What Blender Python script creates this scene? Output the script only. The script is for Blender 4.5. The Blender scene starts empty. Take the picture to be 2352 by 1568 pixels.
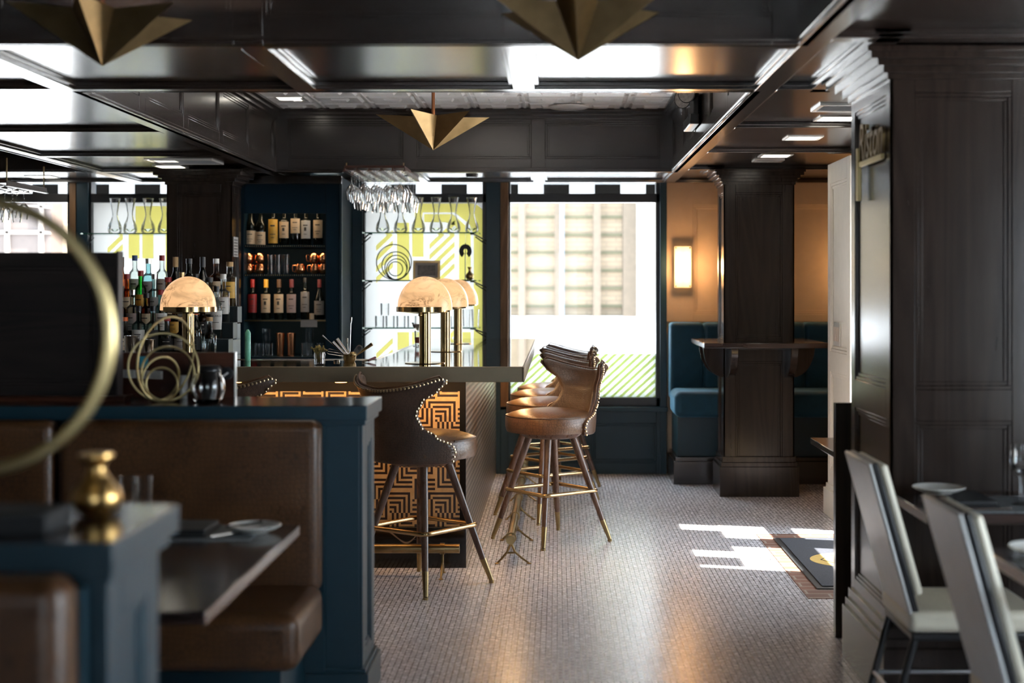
import bpy, math, random
from mathutils import Vector, Matrix
random.seed(7)
PI = math.pi
C = bpy.context.scene.collection
sc = bpy.context.scene

# ------------------------------------------------------------------ camera
EYE = 1.465
F = 3300.0
cd = bpy.data.cameras.new('camera'); cam = bpy.data.objects.new('camera', cd); C.objects.link(cam)
cam.location = (0, 0, EYE); cam.rotation_euler = (PI/2, 0, 0)
cd.sensor_width = 36.0; cd.lens = 36.0*F/2352
cd.shift_x = -104/2352; cd.shift_y = -122/2352
cd.dof.use_dof = True; cd.dof.focus_distance = 7.9; cd.dof.aperture_fstop = 1.9
cd.clip_start = 0.05; cd.clip_end = 200
sc.camera = cam
# ------------------------------------------------------------------ world, sun, window daylight
w = bpy.data.worlds.new('world'); sc.world = w; w.use_nodes = True
bg = w.node_tree.nodes['Background']
bg.inputs[0].default_value = (0.74, 0.87, 1.0, 1); bg.inputs[1].default_value = 5.5
sd = bpy.data.lights.new('sun', 'SUN'); sun = bpy.data.objects.new('sun', sd); C.objects.link(sun)
sd.energy = 24; sd.angle = math.radians(0.53); sd.color = (1, 0.95, 0.88)
sun.location = (12, -3, 14)
sun.rotation_euler = Vector((-1, 0.27, -1.2)).to_track_quat('-Z', 'Y').to_euler()
# ------------------------------------------------------------------ exposure
sc.view_settings.view_transform = 'Standard'
sc.view_settings.look = 'None'
sc.view_settings.gamma = 1
sc.view_settings.use_curve_mapping = False
sc.view_settings.exposure = 1.4
cy = sc.cycles
cy.max_bounces = 8; cy.diffuse_bounces = 4; cy.glossy_bounces = 5; cy.transmission_bounces = 8
cy.transparent_max_bounces = 40
cy.caustics_reflective = False; cy.caustics_refractive = False
cy.sample_clamp_indirect = 6
cy.use_denoising = True

# ------------------------------------------------------------------ measuring
def PX(px, Y): return (px-1280.0)*Y/F
def PZ(py, Y): return EYE-(py-662.0)*Y/F

# ------------------------------------------------------------------ materials
def newmat(name):
    m = bpy.data.materials.new(name); m.use_nodes = True
    nt = m.node_tree; b = nt.nodes['Principled BSDF']
    return m, nt, b
def N(nt, typ, **kw):
    n = nt.nodes.new(typ)
    for k, v in kw.items():
        if k.startswith('_'): setattr(n, k[1:], v)
        else: n.inputs[k.replace('__', ' ')].default_value = v
    return n
def L(nt, a, b): nt.links.new(a, b)
def coords(nt, scale=(1, 1, 1), which='Object'):
    t = nt.nodes.new('ShaderNodeTexCoord'); mp = nt.nodes.new('ShaderNodeMapping')
    mp.inputs['Scale'].default_value = scale
    L(nt, t.outputs[which], mp.inputs['Vector']); return mp.outputs['Vector']
def ramp(nt, fac, stops):
    r = nt.nodes.new('ShaderNodeValToRGB'); e = r.color_ramp.elements
    while len(e) < len(stops): e.new(0.5)
    for i, (p, c) in enumerate(stops):
        e[i].position = p; e[i].color = (*c, 1) if len(c) == 3 else c
    L(nt, fac, r.inputs[0]); return r.outputs[0]
def math2(nt, op, a, b=None, c=None):
    n = nt.nodes.new('ShaderNodeMath'); n.operation = op
    for i, x in enumerate((a, b, c)):
        if x is None: continue
        if isinstance(x, (int, float)): n.inputs[i].default_value = x
        else: L(nt, x, n.inputs[i])
    return n.outputs[0]
def bump(nt, b, h, strength, dist=0.01):
    bp = nt.nodes.new('ShaderNodeBump'); bp.inputs['Strength'].default_value = strength
    bp.inputs['Distance'].default_value = dist
    L(nt, h, bp.inputs['Height']); L(nt, bp.outputs[0], b.inputs['Normal'])
MATS = {}
def plain(name, col, rough=0.5, metal=0.0, noise=0.08, **kw):
    if name in MATS: return MATS[name]
    m, nt, b = newmat(name)
    nz = N(nt, 'ShaderNodeTexNoise', Scale=kw.get('nscale', 14.0), Detail=3.0)
    L(nt, coords(nt), nz.inputs['Vector'])
    c0 = tuple(x*(1-noise) for x in col); c1 = tuple(min(1, x*(1+noise)) for x in col)
    L(nt, ramp(nt, nz.outputs[0], [(0.3, c0), (0.7, c1)]), b.inputs['Base Color'])
    b.inputs['Roughness'].default_value = rough; b.inputs['Metallic'].default_value = metal
    if 'coat' in kw: b.inputs['Coat Weight'].default_value = kw['coat']; b.inputs['Coat Roughness'].default_value = kw.get('coatr', .1)
    if 'spec' in kw: b.inputs['Specular IOR Level'].default_value = kw['spec']
    if 'sheen' in kw: b.inputs['Sheen Weight'].default_value = kw['sheen']; b.inputs['Sheen Roughness'].default_value = .4
    if 'sheencol' in kw: b.inputs['Sheen Tint'].default_value = (*kw['sheencol'], 1)
    MATS[name] = m; return m
def wood(name, dark, light, axis, rough=0.3, spec=0.5, bumpk=0.25, coat=0.0):
    m, nt, b = newmat(name)
    st = [9.0, 9.0, 9.0]; st['XYZ'.index(axis)] = 0.7
    v = coords(nt, tuple(st))
    big = N(nt, 'ShaderNodeTexNoise', Scale=0.55, Detail=2.0, Distortion=0.6); L(nt, v, big.inputs['Vector'])
    rings = math2(nt, 'FRACT', math2(nt, 'MULTIPLY', big.outputs[0], 9.0))
    rings = math2(nt, 'ABSOLUTE', math2(nt, 'SUBTRACT', rings, 0.5))
    fine = N(nt, 'ShaderNodeTexNoise', Scale=6.0, Detail=5.0, Roughness=0.7); L(nt, v, fine.inputs['Vector'])
    mix = math2(nt, 'ADD', math2(nt, 'MULTIPLY', rings, 0.9), math2(nt, 'MULTIPLY', fine.outputs[0], 0.7))
    L(nt, ramp(nt, mix, [(0.25, dark), (0.85, light)]), b.inputs['Base Color'])
    rr = math2(nt, 'ADD', rough-0.04, math2(nt, 'MULTIPLY', fine.outputs[0], 0.08)); L(nt, rr, b.inputs['Roughness'])
    b.inputs['Specular IOR Level'].default_value = spec
    if coat: b.inputs['Coat Weight'].default_value = coat; b.inputs['Coat Roughness'].default_value = 0.16
    if bumpk: bump(nt, b, mix, bumpk, 0.002)
    MATS[name] = m; return m
def leather(name, c0, c1, rough=0.33, scale=55, strength=0.5):
    m, nt, b = newmat(name)
    v = coords(nt, (1, 1, 1))
    nz = N(nt, 'ShaderNodeTexNoise', Scale=3.0, Detail=2.0); L(nt, v, nz.inputs['Vector'])
    mx = nt.nodes.new('ShaderNodeMixRGB'); mx.inputs[0].default_value = 0.06
    L(nt, v, mx.inputs[1]); L(nt, nz.outputs['Color'], mx.inputs[2])
    vo = N(nt, 'ShaderNodeTexVoronoi', Scale=float(scale), Randomness=0.55, _feature='DISTANCE_TO_EDGE'); L(nt, mx.outputs[0], vo.inputs['Vector'])
    cells = ramp(nt, vo.outputs[0], [(0.0, (0, 0, 0)), (0.12, (1, 1, 1))])
    big = N(nt, 'ShaderNodeTexNoise', Scale=9.0, Detail=4.0); L(nt, v, big.inputs['Vector'])
    col = ramp(nt, big.outputs[0], [(0.3, c0), (0.7, c1)])
    mm = nt.nodes.new('ShaderNodeMixRGB'); mm.blend_type = 'MULTIPLY'; mm.inputs[0].default_value = 0.45
    L(nt, col, mm.inputs[1]); L(nt, cells, mm.inputs[2]); L(nt, mm.outputs[0], b.inputs['Base Color'])
    b.inputs['Roughness'].default_value = rough
    bump(nt, b, cells, strength, 0.0012)
    MATS[name] = m; return m
def thin_glass(name, tint=(0.98, 0.985, 0.985), edge=(0.42, 0.48, 0.50), gloss=0.9):
    m = bpy.data.materials.new(name); m.use_nodes = True; nt = m.node_tree; nt.nodes.clear()
    out = nt.nodes.new('ShaderNodeOutputMaterial'); tr = nt.nodes.new('ShaderNodeBsdfTransparent'); gl = nt.nodes.new('ShaderNodeBsdfGlossy')
    gl.inputs['Roughness'].default_value = 0.02; gl.inputs['Color'].default_value = (1, 1, 1, 1)
    lw = nt.nodes.new('ShaderNodeLayerWeight'); lw.inputs[0].default_value = 0.35
    L(nt, ramp(nt, lw.outputs['Facing'], [(0.62, tint), (0.99, edge)]), tr.inputs['Color'])
    fr = nt.nodes.new('ShaderNodeFresnel'); fr.inputs[0].default_value = 1.45
    mx = nt.nodes.new('ShaderNodeMixShader'); L(nt, math2(nt, 'MULTIPLY', fr.outputs[0], gloss), mx.inputs[0])
    L(nt, tr.outputs[0], mx.inputs[1]); L(nt, gl.outputs[0], mx.inputs[2]); L(nt, mx.outputs[0], out.inputs[0])
    MATS[name] = m; return m
def film(name, col, k=0.85):
    m = bpy.data.materials.new(name); m.use_nodes = True; nt = m.node_tree; nt.nodes.clear()
    out = nt.nodes.new('ShaderNodeOutputMaterial'); tl = nt.nodes.new('ShaderNodeBsdfTranslucent'); df = nt.nodes.new('ShaderNodeBsdfDiffuse')
    nz = N(nt, 'ShaderNodeTexNoise', Scale=3.0, Detail=2.0); L(nt, coords(nt), nz.inputs['Vector'])
    c0 = tuple(x*0.97 for x in col)
    L(nt, ramp(nt, nz.outputs[0], [(0.3, c0), (0.7, col)]), tl.inputs['Color'])
    df.inputs['Color'].default_value = (*[x*0.5 for x in col], 1)
    mx = nt.nodes.new('ShaderNodeMixShader'); mx.inputs[0].default_value = k
    L(nt, df.outputs[0], mx.inputs[1]); L(nt, tl.outputs[0], mx.inputs[2]); L(nt, mx.outputs[0], out.inputs[0])
    MATS[name] = m; return m
def emit(name, col, strength, veins=None):
    m, nt, b = newmat(name)
    b.inputs['Base Color'].default_value = (*[min(.4, c*.5) for c in col], 1); b.inputs['Roughness'].default_value = .35
    if veins is not None:
        v = coords(nt, (1, 1, 1.7))
        nz = N(nt, 'ShaderNodeTexNoise', Scale=9.0, Detail=8.0, Roughness=0.65, Distortion=1.2); L(nt, v, nz.inputs['Vector'])
        r = math2(nt, 'ABSOLUTE', math2(nt, 'SUBTRACT', nz.outputs[0], 0.5))
        big = N(nt, 'ShaderNodeTexNoise', Scale=6.0, Detail=1.0); L(nt, v, big.inputs['Vector'])
        msk = ramp(nt, big.outputs[0], [(0.46, (0, 0, 0)), (0.56, (1, 1, 1))])
        vein = ramp(nt, r, [(0.0, veins), (0.025, tuple(c*.8 for c in col)), (.08, col)])
        soft = ramp(nt, nz.outputs[0], [(0.38, tuple(c*.62 for c in col)), (0.56, col)])
        mm = nt.nodes.new('ShaderNodeMixRGB'); L(nt, msk, mm.inputs[0]); L(nt, soft, mm.inputs[1]); L(nt, vein, mm.inputs[2])
        L(nt, mm.outputs[0], b.inputs['Emission Color'])
    else:
        b.inputs['Emission Color'].default_value = (*col, 1)
    b.inputs['Emission Strength'].default_value = strength
    MATS[name] = m; return m

DK, LT = (0.013, 0.0082, 0.0065), (0.030, 0.019, 0.0150)
wood_x = wood('dark_wood_x', DK, LT, 'X', 0.24, 0.6, 0.03, coat=.35)
wood_y = wood('dark_wood_y', DK, LT, 'Y', 0.24, 0.6, 0.03, coat=.35)
wood_z = wood('dark_wood_z', (0.018, 0.011, 0.0082), (0.029, 0.0185, 0.0140), 'Z', 0.19, 0.45, 0)
wood_red = wood('reddish_wood', (0.03, 0.008, 0.004), (0.085, 0.026, 0.012), 'X', 0.35, 0.4, 0.1)
wood_tan = wood('tan_wood', (0.13, 0.065, 0.026), (0.24, 0.13, 0.06), 'Z', 0.5, 0.4, 0.1)
wood_leg = wood('walnut_leg', (0.085, 0.042, 0.026), (0.17, 0.09, 0.056), 'Z', 0.28, 0.6, 0.05)
table_wood = wood('table_wood', (0.022, 0.012, 0.01), (0.05, 0.03, 0.025), 'X', 0.16, 0.6, 0.05, coat=.4)
teal = plain('teal_paint', (0.0012, 0.027, 0.043), 0.46, noise=.05, spec=.6)
teal_dark = plain('teal_dark_paint', (0.0012, 0.016, 0.030), 0.6, noise=.05, spec=.2)
velvet = plain('teal_velvet', (0.004, 0.055, 0.095), 0.75, noise=.15, sheen=.6, sheencol=(.3, .65, .9))
white_paint = plain('white_paint', (0.80, 0.74, 0.65), 0.45, noise=.03)
beige_paint = plain('beige_paint', (0.56, 0.42, 0.29), 0.6, noise=.04)
plaster = plain('plaster', (0.30, 0.27, 0.24), 0.7, noise=.04)
brass = plain('brass', (0.52, 0.35, 0.17), 0.24, 1.0, noise=.12)
brass_old = plain('aged_brass', (0.34, 0.24, 0.115), 0.34, 1.0, noise=.25, nscale=8)
brass_pol = plain('polished_brass', (0.52, 0.365, 0.17), 0.17, 1.0, noise=.01)
nail_m = plain('nailhead_brass', (0.62, 0.47, 0.28), 0.28, 1.0, noise=.02)
gold_pale = plain('pale_gold', (0.55, 0.44, 0.22), 0.38, 1.0, noise=.06)
copper = plain('copper', (0.80, 0.33, 0.15), 0.2, 1.0, noise=.15, nscale=60)
steel = plain('steel', (0.62, 0.60, 0.57), 0.16, 1.0, noise=.05)
chrome = plain('satin_metal', (0.45, 0.46, 0.48), 0.3, 1.0, noise=.05)
black = plain('black', (0.010, 0.010, 0.011), 0.35, noise=.2)
black_m = plain('matte_black', (0.014, 0.014, 0.015), 0.7, noise=.2)
frame_dark = plain('window_frame_dark', (0.022, 0.022, 0.024), 0.35)
grey_mat = plain('grey_woven', (0.17, 0.19, 0.20), 0.6, noise=.25, nscale=160)
china = plain('white_china', (0.75, 0.73, 0.68), 0.2, noise=.02)
vinyl = plain('cream_vinyl', (0.66, 0.60, 0.47), 0.4, noise=.04)
vinyl_w = plain('silver_back', (0.50, 0.49, 0.47), 0.32, noise=.05)
paper = plain('paper', (0.62, 0.60, 0.56), 0.7, noise=.05)
cream_label = plain('cream_label', (0.72, 0.55, 0.36), 0.6, noise=.06)
gold_label = plain('yellow_label', (0.72, 0.42, 0.07), 0.5, noise=.2)
ink = plain('ink', (0.05, 0.04, 0.035), 0.6)
herb = plain('dried_herb', (0.24, 0.17, 0.04), 0.8, noise=.4, nscale=60)
croc = leather('croc_leather_brown', (0.078, 0.032, 0.012), (0.13, 0.056, 0.021), 0.36, 60, 0.35)
croc_d = leather('croc_leather_stool', (0.075, 0.040, 0.025), (0.125, 0.068, 0.042), 0.34, 85, 0.45)
croc_i = leather('leather_stool_seat', (0.11, 0.050, 0.022), (0.17, 0.08, 0.036), 0.33, 60, 0.3)
def solid_glass():
    m, nt, b = newmat('thick_glass'); b.inputs['Transmission Weight'].default_value = 1; b.inputs['Roughness'].default_value = .01; b.inputs['IOR'].default_value = 1.45
    b.inputs['Base Color'].default_value = (.96, .97, .97, 1); return m
glass_s = solid_glass()
glass = thin_glass('clear_glass')
glass_g = thin_glass('green_edged_glass', (0.9, 0.97, 0.93), (0.05, 0.25, 0.15))
glass_w = thin_glass('window_glass', (0.97, 0.98, 0.98), (0.9, 0.93, 0.93), 0.12)
film_w = film('white_window_film', (0.455, 0.455, 0.445))
film_l = film('lime_window_film', (0.96, 0.91, 0.47), 0.97)
film_s = film('striped_film_white', (0.52, 0.54, 0.50))
film_g = film('green_stripe_film', (0.72, 0.78, 0.42), .95)
shade_m = emit('alabaster_shade', (1.0, 0.56, 0.27), 0.36, (0.14, 0.045, 0.012))
light_m = emit('recessed_light', (1.0, 0.93, 0.80), 5.0)
warm_led = emit('amber_led', (1.0, 0.45, 0.10), 6.0)

def sconce_mat():
    m, nt, b = newmat('sconce_glass')
    t = nt.nodes.new('ShaderNodeTexCoord'); sx = nt.nodes.new('ShaderNodeSeparateXYZ'); L(nt, t.outputs['Object'], sx.inputs[0])
    dx = math2(nt, 'SUBTRACT', math2(nt, 'ABSOLUTE', sx.outputs[0]), 0.034)
    dz = math2(nt, 'SUBTRACT', math2(nt, 'ABSOLUTE', sx.outputs[2]), 0.10)
    d = math2(nt, 'SQRT', math2(nt, 'ADD', math2(nt, 'POWER', dx, 2.0), math2(nt, 'POWER', math2(nt, 'MULTIPLY', dz, 0.7), 2.0)))
    c = ramp(nt, d, [(0.0, (1.0, 0.78, 0.40)), (0.03, (1.0, 0.62, 0.25)), (0.085, (0.55, 0.24, 0.07))])
    L(nt, c, b.inputs['Emission Color']); b.inputs['Emission Strength'].default_value = 0.5
    b.inputs['Base Color'].default_value = (.8, .6, .4, 1); return m
sconce_m = sconce_mat()

def floor_mat():
    m, nt, b = newmat('mosaic_tile')
    t = nt.nodes.new('ShaderNodeTexCoord'); sx = nt.nodes.new('ShaderNodeSeparateXYZ'); L(nt, t.outputs['Object'], sx.inputs[0])
    cx = nt.nodes.new('ShaderNodeCombineXYZ'); L(nt, sx.outputs[1], cx.inputs[0]); L(nt, sx.outputs[0], cx.inputs[1])
    br = nt.nodes.new('ShaderNodeTexBrick'); L(nt, cx.outputs[0], br.inputs['Vector'])
    br.offset = 0.5; br.offset_frequency = 2
    for k, v in (('Scale', 1.0), ('Mortar Size', 0.0017), ('Mortar Smooth', 0.2), ('Bias', 0.0), ('Brick Width', 0.040), ('Row Height', 0.0235)):
        br.inputs[k].default_value = v
    br.inputs['Color1'].default_value = (0.70, 0.67, 0.70, 1); br.inputs['Color2'].default_value = (0.82, 0.79, 0.82, 1)
    br.inputs['Mortar'].default_value = (0.075, 0.06, 0.055, 1)
    # fine cross joints
    fy = math2(nt, 'FRACT', math2(nt, 'MULTIPLY', sx.outputs[1], 1/0.020))
    jn = math2(nt, 'LESS_THAN', fy, 0.07)
    mm = nt.nodes.new('ShaderNodeMixRGB'); mm.blend_type = 'MULTIPLY'
    L(nt, math2(nt, 'MULTIPLY', jn, 0.55), mm.inputs[0]); L(nt, br.outputs[0], mm.inputs[1]); mm.inputs[2].default_value = (.35, .3, .28, 1)
    nz = N(nt, 'ShaderNodeTexNoise', Scale=1.3, Detail=3.0); L(nt, t.outputs['Object'], nz.inputs['Vector'])
    m2 = nt.nodes.new('ShaderNodeMixRGB'); m2.blend_type = 'MULTIPLY'; m2.inputs[0].default_value = 1.0
    L(nt, mm.outputs[0], m2.inputs[1]); L(nt, ramp(nt, nz.outputs[0], [(0.3, (.86, .85, .86)), (0.7, (1, 1, 1))]), m2.inputs[2])
    L(nt, m2.outputs[0], b.inputs['Base Color'])
    wn = N(nt, 'ShaderNodeTexNoise', Scale=45.0, Detail=1.0); L(nt, t.outputs['Object'], wn.inputs['Vector'])
    L(nt, math2(nt, 'ADD', 0.16, math2(nt, 'MULTIPLY', wn.outputs[0], 0.2)), b.inputs['Roughness'])
    b.inputs['Specular IOR Level'].default_value = 0.6
    hh = math2(nt, 'ADD', math2(nt, 'SUBTRACT', 1.0, br.outputs['Fac']), math2(nt, 'MULTIPLY', wn.outputs[0], 0.6))
    bump(nt, b, hh, 0.18, 0.0012)
    return m
floor_m = floor_mat()

def inlay_mat():   # black and gold nested-corner marquetry
    m, nt, b = newmat('geometric_inlay')
    t = nt.nodes.new('ShaderNodeTexCoord'); sx = nt.nodes.new('ShaderNodeSeparateXYZ'); L(nt, t.outputs['Object'], sx.inputs[0])
    s = 0.1195; X = math2(nt, 'DIVIDE', math2(nt, 'ADD', sx.outputs[0], 20*s), s); Z = math2(nt, 'DIVIDE', sx.outputs[2], s)
    # each column is pushed up by a part of a cell so that the corners stagger
    ix = math2(nt, 'FLOOR', X); Z = math2(nt, 'ADD', Z, math2(nt, 'MULTIPLY', math2(nt, 'MODULO', ix, 2.0), 0.6))
    iz = math2(nt, 'FLOOR', Z)
    u = math2(nt, 'FRACT', X); v = math2(nt, 'FRACT', Z)
    par = math2(nt, 'MODULO', math2(nt, 'ADD', ix, iz), 2.0); pz = math2(nt, 'MODULO', iz, 2.0)
    def flip(a, p):
        return math2(nt, 'ADD', math2(nt, 'MULTIPLY', a, math2(nt, 'SUBTRACT', 1.0, p)), math2(nt, 'MULTIPLY', math2(nt, 'SUBTRACT', 1.0, a), p))
    u2 = flip(u, par); v2 = flip(v, math2(nt, 'SUBTRACT', 1.0, pz))
    mxx = math2(nt, 'MAXIMUM', u2, v2)
    st = math2(nt, 'GREATER_THAN', math2(nt, 'FRACT', math2(nt, 'MULTIPLY', mxx, 5.0)), 0.52)
    nz = N(nt, 'ShaderNodeTexNoise', Scale=30.0, Detail=3.0); L(nt, t.outputs['Object'], nz.inputs['Vector'])
    gold = ramp(nt, nz.outputs[0], [(0.3, (0.52, 0.32, 0.14)), (0.7, (0.64, 0.42, 0.20))])
    mm = nt.nodes.new('ShaderNodeMixRGB'); L(nt, st, mm.inputs[0]); mm.inputs[1].default_value = (0.022, 0.009, 0.005, 1); L(nt, gold, mm.inputs[2])
    L(nt, mm.outputs[0], b.inputs['Base Color']); b.inputs['Roughness'].default_value = 0.4
    bump(nt, b, st, 0.3, 0.001)
    return m
inlay_m = inlay_mat()
def scale_mat():   # pressed diamond mesh on the bar's long side
    m, nt, b = newmat('diamond_mesh_metal')
    t = nt.nodes.new('ShaderNodeTexCoord'); sx = nt.nodes.new('ShaderNodeSeparateXYZ'); L(nt, t.outputs['Object'], sx.inputs[0])
    a = math2(nt, 'MULTIPLY', math2(nt, 'ADD', sx.outputs[1], sx.outputs[2]), 1/0.036); c = math2(nt, 'MULTIPLY', math2(nt, 'SUBTRACT', sx.outputs[1], sx.outputs[2]), 1/0.036)
    s1 = math2(nt, 'SINE', math2(nt, 'MULTIPLY', a, PI)); s2 = math2(nt, 'SINE', math2(nt, 'MULTIPLY', c, PI))
    h = math2(nt, 'MULTIPLY', s1, s2)
    L(nt, ramp(nt, h, [(0.0, (0.14, 0.11, 0.08)), (0.6, (0.55, 0.47, 0.39))]), b.inputs['Base Color'])
    b.inputs['Metallic'].default_value = .7; b.inputs['Roughness'].default_value = .28
    bump(nt, b, h, 0.6, 0.005)
    return m
scale_m = scale_mat()
def marble_mat():
    m, nt, b = newmat('black_marble')
    nz = N(nt, 'ShaderNodeTexNoise', Scale=1.1, Detail=2.0, Distortion=.6); L(nt, coords(nt), nz.inputs['Vector'])
    r = math2(nt, 'ABSOLUTE', math2(nt, 'SUBTRACT', nz.outputs[0], 0.5))
    L(nt, ramp(nt, r, [(0.0, (0.35, 0.26, 0.18)), (0.004, (0.008, 0.007, 0.007))]), b.inputs['Base Color'])
    b.inputs['Roughness'].default_value = 0.12; return m
marble_m = marble_mat()
def counter_mat():
    m, nt, b = newmat('polished_pewter_top')
    nz = N(nt, 'ShaderNodeTexNoise', Scale=1.0, Detail=4.0); L(nt, coords(nt, (2, 60, 8)), nz.inputs['Vector'])
    L(nt, ramp(nt, nz.outputs[0], [(0.3, (0.36, 0.30, 0.22)), (0.7, (0.48, 0.41, 0.31))]), b.inputs['Base Color'])
    b.inputs['Metallic'].default_value = 1.0
    L(nt, math2(nt, 'ADD', 0.03, math2(nt, 'MULTIPLY', nz.outputs[0], 0.07)), b.inputs['Roughness'])
    bump(nt, b, nz.outputs[0], 0.02, 0.001)
    return m
counter_m = counter_mat()
edge_m = plain('brushed_brass_edge', (0.26, 0.20, 0.125), 0.38, .55, noise=.05)
def brick_mat(name, c1, c2, mort, bw, rh, ms, axes='XZ', rough=.8):
    m, nt, b = newmat(name)
    t = nt.nodes.new('ShaderNodeTexCoord'); sx = nt.nodes.new('ShaderNodeSeparateXYZ'); L(nt, t.outputs['Object'], sx.inputs[0])
    cx = nt.nodes.new('ShaderNodeCombineXYZ'); L(nt, sx.outputs['XYZ'.index(axes[0])], cx.inputs[0]); L(nt, sx.outputs['XYZ'.index(axes[1])], cx.inputs[1])
    br = nt.nodes.new('ShaderNodeTexBrick'); L(nt, cx.outputs[0], br.inputs['Vector'])
    for k, v in (('Scale', 1.0), ('Mortar Size', ms), ('Brick Width', bw), ('Row Height', rh)): br.inputs[k].default_value = v
    br.inputs['Color1'].default_value = (*c1, 1); br.inputs['Color2'].default_value = (*c2, 1); br.inputs['Mortar'].default_value = (*mort, 1)
    L(nt, br.outputs[0], b.inputs['Base Color']); b.inputs['Roughness'].default_value = rough
    bump(nt, b, math2(nt, 'SUBTRACT', 1.0, br.outputs['Fac']), .3, .004)
    return m
brick_floor = brick_mat('brick_border', (0.13, 0.055, 0.035), (0.20, 0.085, 0.055), (0.28, 0.22, 0.18), 0.20, 0.085, 0.006, 'XY')
brick_wall = brick_mat('beige_brick', (0.24, 0.18, 0.12), (0.265, 0.205, 0.14), (0.20, 0.15, 0.105), 0.3, 0.075, 0.012)
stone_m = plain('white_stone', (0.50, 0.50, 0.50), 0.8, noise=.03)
stone_d = plain('shaded_brown_stone', (0.10, 0.075, 0.052), 0.8, noise=.1)  # brown darkened so the colour itself holds the pilaster shadows
joint_m = plain('green_joint', (0.09, 0.09, 0.05), 0.8)
pipe_m = plain('blue_grey_pipe', (0.12, 0.145, 0.20), 0.5)
tin_m = plain('painted_tin', (0.80, 0.79, 0.77), 0.35, noise=.04)
mat_m = plain('charcoal_mat', (0.035, 0.038, 0.05), 0.95, noise=.3, nscale=120)
rubber = plain('rubber_edge', (0.03, 0.032, 0.035), 0.45)
mat_gold = plain('mat_gold', (0.55, 0.36, 0.10), 0.9, noise=.1)
photo_m = plain('dark_photo', (0.07, 0.055, 0.045), 0.3, noise=.8, nscale=40)

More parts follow.
